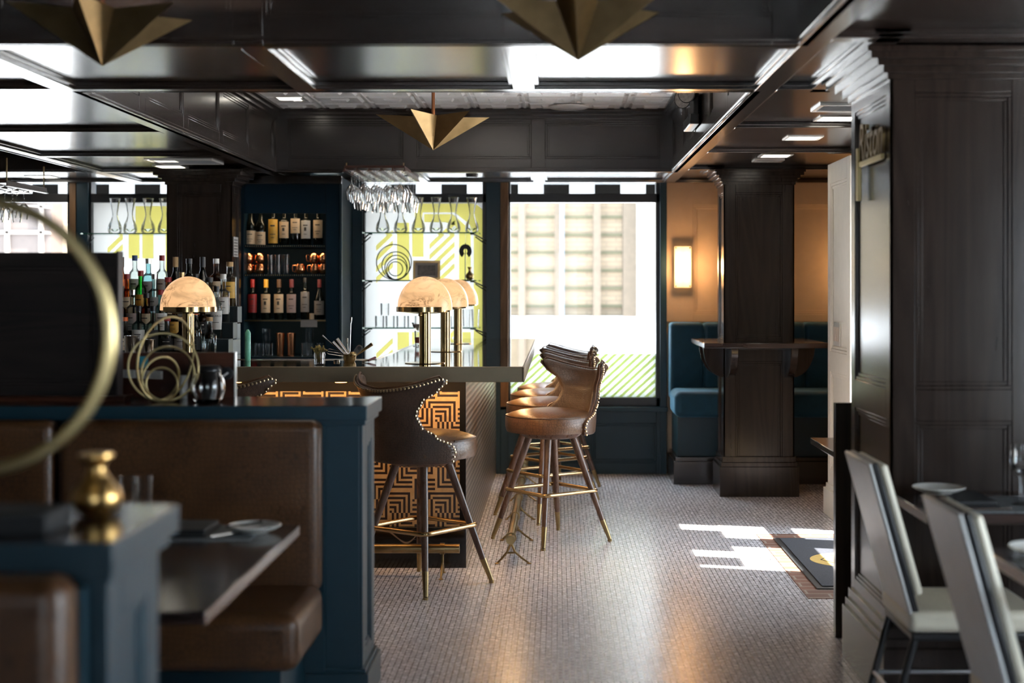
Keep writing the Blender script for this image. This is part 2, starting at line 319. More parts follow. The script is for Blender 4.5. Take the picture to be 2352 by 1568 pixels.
# ------------------------------------------------------------------ mesh builder
def wl(o):
    p = Vector((0, 0, 0))
    while o is not None: p += o.location; o = o.parent
    return p
class MB:
    def __init__(s): s.v = []; s.f = []; s.sm = []; s.mi = []; s.cur = 0
    def face(s, idx, smooth=False): s.f.append(idx); s.sm.append(smooth); s.mi.append(s.cur)
    def pb(s, O, U, V, W, a, b, c):      # box from O along three vectors with (lo,hi) ranges
        O, U, V, W = Vector(O), Vector(U), Vector(V), Vector(W); n = len(s.v)
        for k in (0, 1):
            for j in (0, 1):
                for i in (0, 1): s.v.append(O+U*a[i]+V*b[j]+W*c[k])
        fl = U.cross(V).dot(W) < 0
        for q in ((0, 2, 3, 1), (4, 5, 7, 6), (0, 1, 5, 4), (2, 6, 7, 3), (0, 4, 6, 2), (1, 3, 7, 5)):
            q = tuple(n+t for t in q); s.face(q[::-1] if fl else q)
        return s
    def box(s, x0, x1, y0, y1, z0, z1): return s.pb((0, 0, 0), (1, 0, 0), (0, 1, 0), (0, 0, 1), (x0, x1), (y0, y1), (z0, z1))
    def cyl(s, p0, p1, r0, r1=None, n=16, cap=True, smooth=True):
        r1 = r0 if r1 is None else r1
        p0, p1 = Vector(p0), Vector(p1); d = (p1-p0).normalized()
        a = d.orthogonal().normalized(); b = d.cross(a); k = len(s.v)
        for p, r in ((p0, r0), (p1, r1)):
            for i in range(n):
                t = 2*PI*i/n; s.v.append(p+(a*math.cos(t)+b*math.sin(t))*r)
        for i in range(n): s.face((k+i, k+(i+1) % n, k+n+(i+1) % n, k+n+i), smooth)
        if cap: s.face(tuple(k+i for i in range(n))[::-1]); s.face(tuple(k+n+i for i in range(n)))
        return s
    def tube(s, pts, r, n=8, closed=False, cap=True):
        pts = [Vector(p) for p in pts]; m = len(pts); k = len(s.v)
        rs = r if isinstance(r, (list, tuple)) else [r]*m
        up = None
        for i, p in enumerate(pts):
            if closed: d = pts[(i+1) % m]-pts[i-1]
            else: d = pts[min(i+1, m-1)]-pts[max(i-1, 0)]
            d.normalize()
            if up is None: up = d.orthogonal().normalized()
            up = (up-d*up.dot(d)).normalized(); b = d.cross(up)
            for j in range(n):
                t = 2*PI*j/n; s.v.append(p+(up*math.cos(t)+b*math.sin(t))*rs[i])
        for i in range(m if closed else m-1):
            a, c = k+i*n, k+((i+1) % m)*n
            # pick matching start for closed loops is not needed at this size
            for j in range(n): s.face((a+j, a+(j+1) % n, c+(j+1) % n, c+j), True)
        if cap and not closed:
            s.face(tuple(k+j for j in range(n))[::-1]); s.face(tuple(k+(m-1)*n+j for j in range(n)))
        return s
    def lathe(s, prof, loc=(0, 0, 0), n=20, sx=1, sy=1):
        k = len(s.v); lx, ly, lz = loc; m = len(prof)
        for r, z in prof:
            for j in range(n):
                t = 2*PI*j/n; s.v.append(Vector((lx+r*math.cos(t)*sx, ly+r*math.sin(t)*sy, lz+z)))
        for i in range(m-1):
            for j in range(n): s.face((k+i*n+j, k+i*n+(j+1) % n, k+(i+1)*n+(j+1) % n, k+(i+1)*n+j), True)
        if prof[0][0] > 1e-4: s.face(tuple(k+j for j in range(n))[::-1])
        if prof[-1][0] > 1e-4 and getattr(s, 'captop', True): s.face(tuple(k+(m-1)*n+j for j in range(n)))
        return s
    def open_lathe(s, prof, loc=(0, 0, 0), n=20, sx=1, sy=1):
        s.captop = False; s.lathe(prof, loc, n, sx, sy); s.captop = True; return s
    def ball(s, p, r, n=8, m=6, sz=1.0):
        return s.lathe([(max(1e-5, r*math.sin(PI*i/m)), -r*sz*math.cos(PI*i/m)) for i in range(m+1)], p, n)
    def poly(s, pts, O, U, V, W, t):     # extruded polygon given in (u,v)
        O, U, V, W = Vector(O), Vector(U), Vector(V), Vector(W); k = len(s.v); n = len(pts)
        for q in (0, 1):
            for (u, v) in pts: s.v.append(O+U*u+V*v+W*(t*q))
        s.face(tuple(k+i for i in range(n))[::-1]); s.face(tuple(k+n+i for i in range(n)))
        for i in range(n): s.face((k+i, k+(i+1) % n, k+n+(i+1) % n, k+n+i))
        return s
    def build(s, name, mat, parent=None, bevel=0, sub=0, world=True, seg=2):
        off = wl(parent) if (parent is not None and world) else Vector((0, 0, 0))
        me = bpy.data.meshes.new(name); me.from_pydata([tuple(v-off) for v in s.v], [], s.f)
        me.polygons.foreach_set('use_smooth', s.sm)
        mats = mat if isinstance(mat, (list, tuple)) else [mat]
        for m in mats: me.materials.append(m)
        if len(mats) > 1: me.polygons.foreach_set('material_index', s.mi)
        me.update(); me.set_sharp_from_angle(angle=math.radians(42))
        o = bpy.data.objects.new(name, me); C.objects.link(o)
        if parent is not None: o.parent = parent
        if bevel:
            b = o.modifiers.new('bevel', 'BEVEL'); b.width = bevel; b.segments = seg; b.limit_method = 'ANGLE'; b.angle_limit = 0.7
            if seg > 2:
                for p in me.polygons: p.use_smooth = True
        if sub:
            q = o.modifiers.new('sub', 'SUBSURF'); q.levels = sub; q.render_levels = sub
        return o
def tag(o, label=None, cat=None, group=None, kind=None):
    if label: o['label'] = label
    if cat: o['category'] = cat
    if group: o['group'] = group
    if kind: o['kind'] = kind
    return o
def struct(o): o['kind'] = 'structure'; return o
def thing(name, label, cat, loc=(0, 0, 0), group=None, rotz=0):
    o = bpy.data.objects.new(name, None); C.objects.link(o); o.location = loc; o.rotation_euler = (0, 0, rotz)
    o.empty_display_size = .05
    return tag(o, label, cat, group)
def clone(o, parent=None):
    c = o.copy(); C.objects.link(c); c.parent = parent
    for ch in list(o.children): clone(ch, c)
    return c
def text(name, body, size, loc, rot, mat, parent, ext=.0015, shear=0, sx=1.0, align='CENTER'):
    cu = bpy.data.curves.new(name, 'FONT'); cu.body = body; cu.size = size; cu.extrude = ext; cu.shear = shear
    cu.align_x = align; cu.align_y = 'CENTER'; cu.resolution_u = 3; cu.materials.append(mat)
    o = bpy.data.objects.new(name, cu); C.objects.link(o); o.parent = parent
    dg = bpy.context.evaluated_depsgraph_get(); me = bpy.data.meshes.new_from_object(o.evaluated_get(dg)); me.name = name
    bpy.data.objects.remove(o); bpy.data.curves.remove(cu)
    o = bpy.data.objects.new(name, me); C.objects.link(o); o.parent = parent
    o.location = Vector(loc)-wl(parent); o.rotation_euler = rot; o.scale = (sx, 1, 1); return o
def frame(mb, O, U, V, W, width, height, us, vs, t=.012, mould=.014):
    """stile-and-rail frame with openings us x vs, on a plane O + u*U + v*V, raised t along W"""
    cu = 0
    for (a, b) in us: mb.pb(O, U, V, W, (cu, a), (0, height), (0, t)); cu = b
    mb.pb(O, U, V, W, (cu, width), (0, height), (0, t))
    for (a, b) in us:
        cv = 0
        for (c, d) in vs: mb.pb(O, U, V, W, (a, b), (cv, c), (0, t)); cv = d
        mb.pb(O, U, V, W, (a, b), (cv, height), (0, t))
        for (c, d) in vs:
            for k in (0, 1):
                h = t*(.75-.35*k); o1 = mould*k; o2 = mould*(k+1)
                mb.pb(O, U, V, W, (a+o1, b-o1), (c+o1, c+o2), (0, h)); mb.pb(O, U, V, W, (a+o1, b-o1), (d-o2, d-o1), (0, h))
                mb.pb(O, U, V, W, (a+o1, a+o2), (c+o2, d-o2), (0, h)); mb.pb(O, U, V, W, (b-o2, b-o1), (c+o2, d-o2), (0, h))
X_, Y_, Z_ = (1, 0, 0), (0, 1, 0), (0, 0, 1)
nX, nY, nZ = (-1, 0, 0), (0, -1, 0), (0, 0, -1)
ORD = ['first', 'second', 'third', 'fourth', 'fifth', 'sixth', 'seventh', 'eighth', 'ninth', 'tenth', 'eleventh', 'twelfth']

# ================================================================== SETTING
XL, XR, YB, YW = -5.3, 2.9, -2.6, 11.40
ZS, ZP, ZT = 2.30, 2.33, 2.75
struct(MB().box(XL-.15, 3.6, YB-.15, YW+.15, -.10, 0).build('floor', floor_m))
# far window wall
AW = (PX(1168, 11.4), PX(1515, 11.4)); BW = (PX(834, 11.4), PX(1117, 11.4)); CW = (PX(207, 11.4), -2.70); DW = (-5.1, PX(165, 11.4))
ZSILL = 0.53
m = MB()
xs = [XL-.15, DW[0], DW[1], CW[0], CW[1], BW[0], BW[1], AW[0], AW[1], 3.6]
for i in range(0, len(xs)-1, 2): m.box(xs[i], xs[i+1], YW, YW+.15, 0, 2.9)
for a, b in (DW, CW, BW, AW): m.box(a, b, YW, YW+.15, 0, ZSILL); m.box(a, b, YW, YW+.15, 2.30, 2.9)
struct(m.build('wall_far', teal_dark))
# teal facing, panels below window, wood strips
m = MB()
wa = struct(MB().box(.864, 3.45, YW-.03, YW, 0, ZS).build('wall_far_beige', beige_paint))
m = MB(); frame(m, (.864, YW-.03, 1.2), X_, Z_, nY, 2.5, 1.10, [(.21, 1.35)], [(.06, .925)], .014, .016)
m.build('panel_moulding', beige_paint, wa, .002)
tw = MB()
tw.box(BW[1], AW[0]-.062, YW-.05, YW+.0, 0, ZS); tw.box(DW[1]+.05, CW[0], YW-.05, YW, 0, ZS)
tw.box(AW[0]-.062, .864, YW-.05, YW, 0, ZSILL-.02)
frame(tw, (AW[0], YW-.05, 0), X_, Z_, nY, 1.25, .50, [(.08, .55), (.66, 1.17)], [(.09, .40)], .014, .014)
tw.box(-1.62, BW[0], YW-.05, YW, 0, ZS); tw.box(BW[0], BW[1], YW-.05, YW, 0, ZSILL)
tw.box(AW[1], .864, YW-.07, YW+.05, 0, ZS)
tw.box(AW[0], .87, YW-.10, YW, ZSILL-.035, ZSILL)
struct(tw.build('trim_1', teal, None, .003))
struct(MB().box(AW[0]-.062, AW[0], YW-.06, YW, ZSILL, ZS).box(DW[1], DW[1]+.05, YW-.06, YW, ZSILL, ZS).build('trim_2', wood_tan, None, .002))

def window(name, a, b, z0=ZSILL, fr=.03, film_top=False):
    o = MB(); zt = PZ(465, YW); ztt = PZ(445, YW)
    o.box(a, a+fr*.5, YW-.02, YW+.10, z0, 2.30); o.box(b-fr, b, YW-.02, YW+.10, z0, 2.30)
    o.box(a, b, YW-.02, YW+.10, z0, z0+.07); o.box(a, b, YW-.02, YW+.08, zt, ztt)
    f = struct(o.build(name, frame_dark, None, .003))
    MB().box(a, b, YW+.040, YW+.046, z0+.07, 2.30).build('pane', glass_w, f)
    return f
wA = window('window_1', *AW); wB = window('window_2', *BW); wC = window('window_3', *CW); wD = window('window_4', *DW)
# --- window film graphics
YF = YW+.036
def px4(cx, cy): return (PX(760+cx*.306, YF), PZ(380+cy*.306, YF))
def px1(cx, cy): return (PX(cx*.2423, YF), PZ(380+cy*.2423, YF))
def graphic(polys, conv, x0, x1, z0, z1, parent, base):
    # white film as a sheet, lime pieces laid on its room side
    s = MB().box(x0, x1, YF, YF+.003, z0, z1).build('window_film', base, parent)
    g = MB()
    for p in polys:
        q = [conv(*t) for t in p]; q = [(min(max(a, x0), x1), min(max(b, z0), z1)) for a, b in q]
        g.poly(q, (0, YF-.0012, 0), X_, Z_, Y_, .001)
    g.build('lime_graphic', film_l, parent); return s
def stripes(xa, xb, y0, y1, step, h):
    out = []; y = y0
    while y < y1:
        out.append([(xa, y), (xb, y-(xb-xa)*.95), (xb, y-(xb-xa)*.95+h), (xa, y+h)]); y += step
    return out
arch = [(630, 285), (1060, 285)]+[(1060+115*math.sin(t), 470-185*math.cos(t)) for t in [i*PI/16 for i in range(1, 9)]]+[(1175, 1500), (1072, 1500), (1072, 520), (1040, 440), (930, 352), (690, 352), (680, 430), (630, 430)]
polysB = [arch, [(700, 365), (915, 365), (1010, 450), (1010, 860), (962, 860), (962, 500), (930, 450), (860, 425), (700, 425)],
          [(1012, 452), (1050, 500), (1050, 860), (1012, 860)],
          [(497, 430), (588, 430), (588, 860), (497, 860)], [(610, 430), (695, 430), (695, 685), (610, 685)],
          [(500, 1250), (587, 1250), (587, 1500), (500, 1500)], [(610, 1250), (695, 1250), (695, 1500), (610, 1500)], [(962, 1250), (1050, 1250), (1050, 1500), (962, 1500)]]
polysB += stripes(340, 465, 600, 880, 80, 42)+stripes(740, 928, 590, 960, 80, 38)+stripes(340, 465, 1410, 1560, 85, 42)+stripes(740, 928, 1410, 1560, 85, 42)
graphic(polysB, px4, BW[0]+.012, BW[1]-.012, ZSILL+.07, PZ(465, YW), wB, film_w)
polysC = [[(1285, 385), (1900, 385), (1900, 640), (1285, 640)], [(1220, 650), (1322, 650), (1322, 880), (1220, 880)], [(1350, 650), (1455, 650), (1455, 880), (1350, 880)],
          [(1570, 650), (1680, 650), (1680, 1800), (1570, 1800)], [(1220, 1400), (1322, 1400), (1322, 1800), (1220, 1800)]]
polysC += stripes(1020, 1165, 780, 900, 100, 55)+stripes(1020, 1165, 1400, 1700, 100, 55)
graphic(polysC, px1, CW[0]+.012, CW[1]-.012, ZSILL+.07, PZ(465, YW), wC, film_w)
# lower striped film on window 1
zf = PZ(812, YF)
MB().box(AW[0]+.015, AW[1]-.03, YF, YF+.003, ZSILL+.07, zf).build('window_film', film_s, wA)
g = MB(); x = AW[0]-.35; x0, x1, z0, z1 = AW[0]+.016, AW[1]-.031, ZSILL+.071, zf-.001
while x < x1:
    # clip the slanted band to the film rectangle
    k = .92; wd = .019; P = []
    for (xx, zz) in ((x, z0), (x+wd*1.5, z0)):
        P.append((xx, zz))
    H = z1-z0; quad = [(x, z0), (x+wd*1.5, z0), (x+wd*1.5+H/k, z1), (x+H/k, z1)]
    def clip(poly, f, val, keep):
        out = []
        for i in range(len(poly)):
            a, b = poly[i], poly[(i+1) % len(poly)]
            ia, ib = (a[0] >= val) == keep, (b[0] >= val) == keep
            if ia: out.append(a)
            if ia != ib:
                t = (val-a[0])/(b[0]-a[0]); out.append((val, a[1]+(b[1]-a[1])*t))
        return out
    q = clip(quad, None, x0, True)
    if q: q = clip(q, None, x1, False)
    if len(q) > 2: g.poly(q, (0, YF-.0012, 0), X_, Z_, Y_, .001)
    x += .068
g.build('green_stripes', film_g, wA)

# other walls
struct(MB().box(XL-.15, XL, YB, YW, 0, 2.9).build('wall_left', plaster))
struct(MB().box(XL, -.5, YB-.15, YB, 0, 2.9).box(.35, XR+.15, YB-.15, YB, 0, 2.9).box(-.5, .35, YB-.15, YB, 0, .8).box(-.5, .35, YB-.15, YB, 2.15, 2.9).build('wall_back', plaster))
f = struct(MB().box(-.5, .35, YB-.1, YB-.04, .8, .86).box(-.5, .35, YB-.1, YB-.04, 2.09, 2.15).box(-.08, -.02, YB-.1, YB-.04, .86, 2.09).build('window_6', frame_dark))  # unseen window added behind the camera to fill camera-facing surfaces with light
MB().box(-.5, .35, YB-.075, YB-.07, .86, 2.09).build('pane', glass_w, f)
m = MB(); wins = [(1.3, 3.9)]
yy = YB
for a, b in wins: m.box(XR, XR+.15, yy, a, 0, 2.9); m.box(XR, XR+.15, a, b, 0, .55); m.box(XR, XR+.15, a, b, 2.28, 2.9); yy = b
m.box(XR, XR+.15, yy, 6.45, 0, 2.9)
m.box(1.69, XR, 6.3, 6.45, 0, 2.9)
struct(m.build('wall_right', plaster))
for i, (a, b) in enumerate(wins):
    f = struct(MB().box(XR+.04, XR+.1, a, b, .55, .6).box(XR+.04, XR+.1, a, b, 2.22, 2.28).box(XR+.04, XR+.1, a, a+.05, .6, 2.22).box(XR+.04, XR+.1, b-.05, b, .6, 2.22).box(XR+.04, XR+.1, (a+b)/2-.02, (a+b)/2+.02, .6, 2.22).build('window_%d' % (5+i), frame_dark))
    MB().box(XR+.07, XR+.075, a, b, .6, 2.22).build('pane', glass_w, f)
# unseen board added outside to keep direct sun off the dining windows
struct(MB().pb((XR+.15, -1.8, 2.32), X_, Y_, (-.0, 0, 1), (0, 1.5), (0, 6.2), (0, .04)).build('added_sun_board', plaster))
# entrance wall with glazed double door
XD = 2.2
m = MB(); m.box(XD, XD+.12, 6.45, 7.05, 0, 2.9); m.box(XD, XD+.12, 8.80, 9.4, 0, 2.9); m.box(XD, XD+.12, 7.05, 8.80, 2.15, 2.9)
struct(m.build('wall_entrance', white_paint))
dr = struct(MB().box(XD+.02, XD+.08, 7.05, 7.15, 0, 2.15).box(XD+.02, XD+.08, 7.83, 8.10, 0, 2.15).box(XD+.02, XD+.08, 8.74, 8.80, 0, 2.15)
    .box(XD+.02, XD+.08, 7.15, 7.83, 0, .28).box(XD+.02, XD+.08, 8.10, 8.74, 0, .28).box(XD+.02, XD+.08, 7.15, 7.83, 1.02, 1.15).box(XD+.02, XD+.08, 8.10, 8.74, 1.02, 1.15)
    .box(XD+.02, XD+.08, 7.15, 7.83, 2.05, 2.15).box(XD+.02, XD+.08, 8.10, 8.74, 2.05, 2.15).build('door_1', wood_z, None, .003))
MB().box(XD+.045, XD+.05, 7.15, 7.83, .28, 2.05).box(XD+.045, XD+.05, 8.10, 8.74, .28, 2.05).build('pane', glass_w, dr)
MB().cyl((XD-.04, 7.9, .9), (XD-.04, 7.9, 1.35), .012).cyl((XD-.04, 8.03, .9), (XD-.04, 8.03, 1.35), .012).cyl((XD-.04, 7.9, 1.0), (XD+.03, 7.9, 1.0), .008).cyl((XD-.04, 8.03, 1.0), (XD+.03, 8.03, 1.0), .008).build('door_handle', brass, dr)
lt = MB()
for yc in (7.55, 8.35):
    for r in range(5):
        for c in range(6):
            if (r*7+c*3) % 5 == 0: continue
            lt.box(XD+.042, XD+.044, yc-.13+c*.042, yc-.13+c*.042+.022, 1.30+r*.055, 1.30+r*.055+.012)
lt.build('door_lettering', ink, dr)
# scalloped awning valance outside the door
av = MB()
av.box(XD+.40, XD+.42, 6.6, 9.3, 2.23, 2.95)
for k in range(-1, 5): av.box(XD+.40, XD+.42, 7.56+k*.435, 7.56+k*.435+.245, 1.95, 2.23)
av.pb((XD+.12, 6.6, 2.9), (.3, 0, 0), Y_, Z_, (0, 1), (0, 2.7), (0, .05))
struct(av.build('exterior_awning', black_m))
# white panelled return wall beside the entrance
m = MB(); m.box(1.78, 2.2, 8.68, 9.38, 0, 2.27)
frame(m, (1.78, 9.38, .0), nY, Z_, nX, .70, 2.27, [(.085, .615)], [(.30, .93), (1.06, 2.14)], .014, .018)
m.box(1.74, 2.2, 8.67, 9.40, 0, .17); m.box(1.755, 2.2, 8.675, 9.39, .17, .20)
struct(m.build('wall_return', white_paint, None, .003))
sw = thing('light_switch', 'beige multi-gang light switch plate on the white panelled wall', 'switch', (1.78, 9.12, 1.18))
MB().box(1.771, 1.78, 9.01, 9.21, 1.10, 1.25).build('switch_plate', china, sw, .003)
for k in range(4): MB().box(1.764, 1.771, 9.035+k*.042, 9.055+k*.042, 1.13, 1.22).build('rocker', plain('ivory_rocker', (.6, .5, .42), .4), sw, .002)
# nook
struct(MB().box(3.45, 3.6, 9.4, YW, 0, 2.9).box(2.2, 3.6, 9.25, 9.4, 0, 2.9).build('wall_nook', beige_paint))

# ------------------------------------------------------------------ ceilings
TX0, TX1 = -2.03, .835; TY0, TY1 = 6.12, 10.32; NY0, NY1 = .6, 4.93
LX1, LX0 = -3.365, XL   # left tray
# soffit panels (recessed plane)
m = MB()
def plane_slab(x0, x1, y0, y1): m.box(x0, x1, y0, y1, ZP, ZP+.03)
plane_slab(TX1, XR, YB, 6.45); plane_slab(TX1, XD+.1, 6.45, 9.3); plane_slab(TX1, 3.6, 9.3, YW); plane_slab(LX1, TX0, YB, YW)
plane_slab(TX0, TX1, NY1, TY0); plane_slab(TX0, TX1, TY1, YW); plane_slab(TX0, TX1, YB, NY0)
plane_slab(LX0, LX1, NY1, TY0); plane_slab(LX0, LX1, 10.32, YW); plane_slab(LX0, LX1, YB, NY0)
struct(m.build('ceiling', wood_x))
def batten(mb, x0, x1, y0, y1):
    mb.box(x0, x1, y0, y1, ZS, ZP)
    mb.box(x0-.018, x1+.018, y0-.018, y1+.018, ZS+.012, ZP)
by = MB(); bw_ = .091
batten(by, TX1, TX1+bw_, YB, YW); batten(by, TX0-bw_, TX0, YB, YW); batten(by, LX1, LX1+bw_, YB, YW)
batten(by, 1.07, 1.16, 4.79, 6.12); batten(by, 1.07, 1.16, 10.1, 10.6)
for xc in (-1.06, -.14): batten(by, xc-.046, xc+.046, NY1+.09, TY0-.09); batten(by, xc-.046, xc+.046, TY1+.09, YW-.09)
struct(by.build('trim_3', wood_y, None, .003))
bx = MB()
for a in (NY1, TY0-.09, TY1, YW-.09): batten(bx, TX0+.0, TX1-.0, a, a+.09)
for a in (3.3, 4.79, 6.03, 7.47, 8.83, 10.10, 11.31): batten(bx, TX1+bw_, 3.44 if a > 9.4 else (2.19 if a > 6.4 else 2.88), a, a+.09)
for a in (3.4, 4.93, 6.03, 7.67, 9.09, 10.32, 11.31): batten(bx, LX1+bw_, TX0-bw_, a, a+.09)
for a in (NY1, TY0-.09, 10.32, 11.31): batten(bx, LX0, LX1, a, a+.09)
struct(bx.build('trim_4', wood_x, None, .003))
# tray sides
def tray(name, x0, x1, y0, y1, ncross, zt=ZT, mat=wood_x):
    t = MB(); H = zt-ZS; th = .03
    t.box(x0-th, x0, y0-th, y1+th, ZS, zt); t.box(x1, x1+th, y0-th, y1+th, ZS, zt)
    t.box(x0, x1, y0-th, y0, ZS, zt); t.box(x0, x1, y1, y1+th, ZS, zt)
    W = x1-x0; n = ncross; g = .10
    us = [(g+i*(W-g)/n, (i+1)*(W-g)/n) for i in range(n)]
    vs = [(.095, H-.09)]
    frame(t, (x0, y1, ZS), X_, Z_, nY, W, H, us, vs); frame(t, (x0, y0, ZS), X_, Z_, Y_, W, H, us, vs)
    D = y1-y0; k = max(1, round(D/.85)); us = [(g+i*(D-g)/k, (i+1)*(D-g)/k) for i in range(k)]
    frame(t, (x0, y0, ZS), Y_, Z_, X_, D, H, us, vs); frame(t, (x1, y0, ZS), Y_, Z_, nX, D, H, us, vs)
    for q, (w_, h_) in enumerate(((.075, .02), (.055, .045), (.03, .07))):     # crown
        t.box(x0, x1, y1-w_, y1, zt-h_, zt); t.box(x0, x1, y0, y0+w_, zt-h_, zt)
        t.box(x0, x0+w_, y0, y1, zt-h_, zt); t.box(x1-w_, x1, y0, y1, zt-h_, zt)
    return struct(t.build(name, mat, None, .002))
tray('trim_5', TX0, TX1, TY0, TY1, 3); tray('trim_6', TX0, TX1, NY0, NY1, 3); tray('trim_7', LX0, LX1, TY0, 10.32, 2); tray('trim_8', LX0, LX1, NY0, NY1, 2)
# tin tiles over the main tray, plain lids over the others
m = MB(); nx, ny = 8, 12; cw = (TX1-TX0)/nx; ch = (TY1-TY0)/ny
m.box(TX0, TX1, TY0, TY1, ZT+.012, ZT+.03)
for i in range(nx):
    for j in range(ny):
        x0, y0 = TX0+i*cw, TY0+j*ch
        for (e, z0, z1) in ((.0, .004, .012), ):
            m.box(x0, x0+cw, y0, y0+.016, ZT, ZT+.012); m.box(x0, x0+.016, y0, y0+ch, ZT, ZT+.012)
        k = len(m.v)
        lv = [(.035, .012), (.05, -.004), (.085, -.004), (.10, .008), (.125, .008), (.14, -.01)]
        for (e, z) in lv:
            for (a, b) in ((e, e), (cw-e+.016, e), (cw-e+.016, ch-e+.016), (e, ch-e+.016)): m.v.append(Vector((x0+a, y0+b, ZT+z)))
        for q in range(len(lv)-1):
            for r in range(4): m.face((k+q*4+r, k+q*4+4+r, k+q*4+4+(r+1) % 4, k+q*4+(r+1) % 4))
        q = len(lv)-1; m.face((k+q*4, k+q*4+3, k+q*4+2, k+q*4+1))
struct(m.build('ceiling_tin', tin_m))
struct(MB().box(TX0, TX1, NY0, NY1, ZT, ZT+.03).box(LX0, LX1, TY0, 10.32, ZT, ZT+.03).box(LX0, LX1, NY0, NY1, ZT, ZT+.03).build('ceiling_upper', wood_x))
struct(MB().box(XL-.15, XD+.12, YB-.15, YW+.15, 2.9, 3.0).box(XD+.12, XR+.15, YB-.15, 6.45, 2.9, 3.0).box(XD+.12, 3.6, 9.3, YW+.15, 2.9, 3.0).build('ceiling_slab', plaster))

# ------------------------------------------------------------------ exterior
YE = 22.0
ext = MB(); ext.box(-14, -14+34, YE, YE+.5, PZ(735, YE), 7.0); ext.box(-14, 20, YE+.5, YE+.6, 0, 7)
struct(ext.build('exterior_building', brick_wall))
m = MB(); m.box(-14, 20, YE-.25, YE+.4, 0, PZ(726, YE-.2)); struct(m.build('exterior_stone_base', stone_m))
m = MB()
for px in range(860, 1520, 0+43): m.box(PX(px, YE), PX(px+2, YE), YE-.255, YE, .2, PZ(726, YE-.25))
m.box(-3, 2, YE-.256, YE, PZ(748, YE), PZ(746, YE)); struct(m.build('exterior_stone_joints', plain('stone_joint', (.3, .3, .3), .8)))
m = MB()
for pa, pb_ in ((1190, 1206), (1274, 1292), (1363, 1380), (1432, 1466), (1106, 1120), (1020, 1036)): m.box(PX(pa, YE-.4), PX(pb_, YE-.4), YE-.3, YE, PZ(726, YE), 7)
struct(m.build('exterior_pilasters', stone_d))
m = MB(); z = PZ(705, YE)
while z < 4: m.box(-3.2, PX(1466, YE), YE-.04, YE, z, z+.03); z += .272
struct(m.build('exterior_joints', joint_m))
struct(MB().cyl((PX(1291, YE-.45), YE-.45, 0.6), (PX(1291, YE-.45), YE-.45, 6), .033).build('exterior_pipe', pipe_m))
struct(MB().box(PX(1468, YE-.9), 20, YE-.9, YE, 0, 7).build('exterior_white_wall', stone_m))
struct(MB().box(-40, 40, YW+.6, 60, -.16, -.10).box(XR+.3, 40, -25, YW+.6, -.16, -.10).box(-40, XR+.3, -40, YB-.4, -.16, -.1).build('ground_sidewalk', plain('pale_paving', (.55, .55, .56), .85, noise=.05)))
# brown glazed front with pale grid, seen through the leftmost window
m = MB(); m.box(-13, PX(118, YE-.5), YE-.5, YE, 1.2, 4); struct(m.build('exterior_shopfront', plain('brown_panel', (.06, .043, .036), .6)))
m = MB()
for px in (-60, 14, 92): m.box(PX(px, YE-.5), PX(px+9, YE-.5), YE-.55, YE-.5, 1.2, 4)
m.box(-13, PX(118, YE-.5), YE-.55, YE-.5, PZ(537, YE-.5), PZ(530, YE-.5)); m.box(-13, PX(118, YE-.5), YE-.55, YE-.5, PZ(478, YE-.5), PZ(472, YE-.5)); struct(m.build('exterior_shopfront_grid', plain('pale_grid', (.20, .17, .15), .6)))
# striped awning valance outside the far windows
v = thing('awning', 'black and white striped awning valance hanging outside the window tops', 'awning', (-2, YW+.45, 2.2))
b_, w_ = MB(), MB(); YV = YW+.45; zz0 = PZ(447, YV); x = PX(1190, YV)-58.7*YV/F*30; st = 58.7*YV/F; k = 0
while x < 1.4:
    if x > -5.6: w_.box(x, x+st, YV, YV+.006, zz0, 2.45); b_.box(x+st, x+2*st, YV, YV+.006, zz0, 2.45)
    x += 2*st
w_.build('white_stripe', film('awning_white', (.5, .5, .5), .8), v); b_.build('black_stripe', plain('awning_black', (.003, .003, .003), .9, noise=.1, spec=.05), v)
MB().box(-5.6, 1.4, YV-.02, YV+.03, 2.45, 2.49).build('awning_bar', frame_dark, v)

# ================================================================== COLUMNS
def column(name, x0, x1, y0, y1, cuts, base=.28, capk=1.0, side='L'):
    H = ZS; m = MB(); m.box(x0+.012, x1-.012, y0+.012, y1-.012, 0, H)
    W = x1-x0; D = y1-y0
    frame(m, (x0, y0+.012, 0), X_, Z_, nY, W, H, [(.085*W/.5, W-.085*W/.5)], cuts)
    frame(m, (x0+.012, y1, 0), nY, Z_, nX, D, H, [(.07, D-.07)], cuts)
    frame(m, (x1-.012, y0, 0), Y_, Z_, X_, D, H, [(.07, D-.07)], cuts)
    frame(m, (x1, y1-.012, 0), nX, Z_, Y_, W, H, [(.08, W-.08)], cuts)
    m.box(x0-.03, x1+.03, y0-.03, y1+.03, 0, base*.75); m.box(x0-.02, x1+.02, y0-.02, y1+.02, base*.75, base*.86); m.box(x0-.01, x1+.01, y0-.01, y1+.01, base*.86, base)
    for p, z in ((.012, 2.195), (.03, 2.215), (.055, 2.238), (.085, 2.258), (.10, 2.28)): m.box(x0-p*capk, x1+p*capk, y0-p*capk, y1+p*capk, z, H)
    return struct(m.build(name, wood_z, None, .002))
c1 = column('wall_column_near', 1.166, 1.68, 5.03, 5.70, [(.33, 1.00), (1.11, 2.15)])
c2 = column('wall_column_table', 1.172, 1.67, 10.12, 10.51, [(.22, .95), (1.11, 2.14)], capk=.7)
c3 = column('wall_column_bar', -2.755, -2.293, 10.13, 10.42, [(.22, .95), (1.11, 2.14)], capk=.9)
t = thing('wall_sign', 'small gold script sign fixed high on the side of the near wooden column', 'sign', (1.166, 5.3, 1.95))
MB().box(1.150, 1.162, 5.10, 5.50, 1.925, 1.945).box(1.146, 1.162, 5.485, 5.515, 1.80, 2.00).build('sign_bar', gold_pale, t, .002)
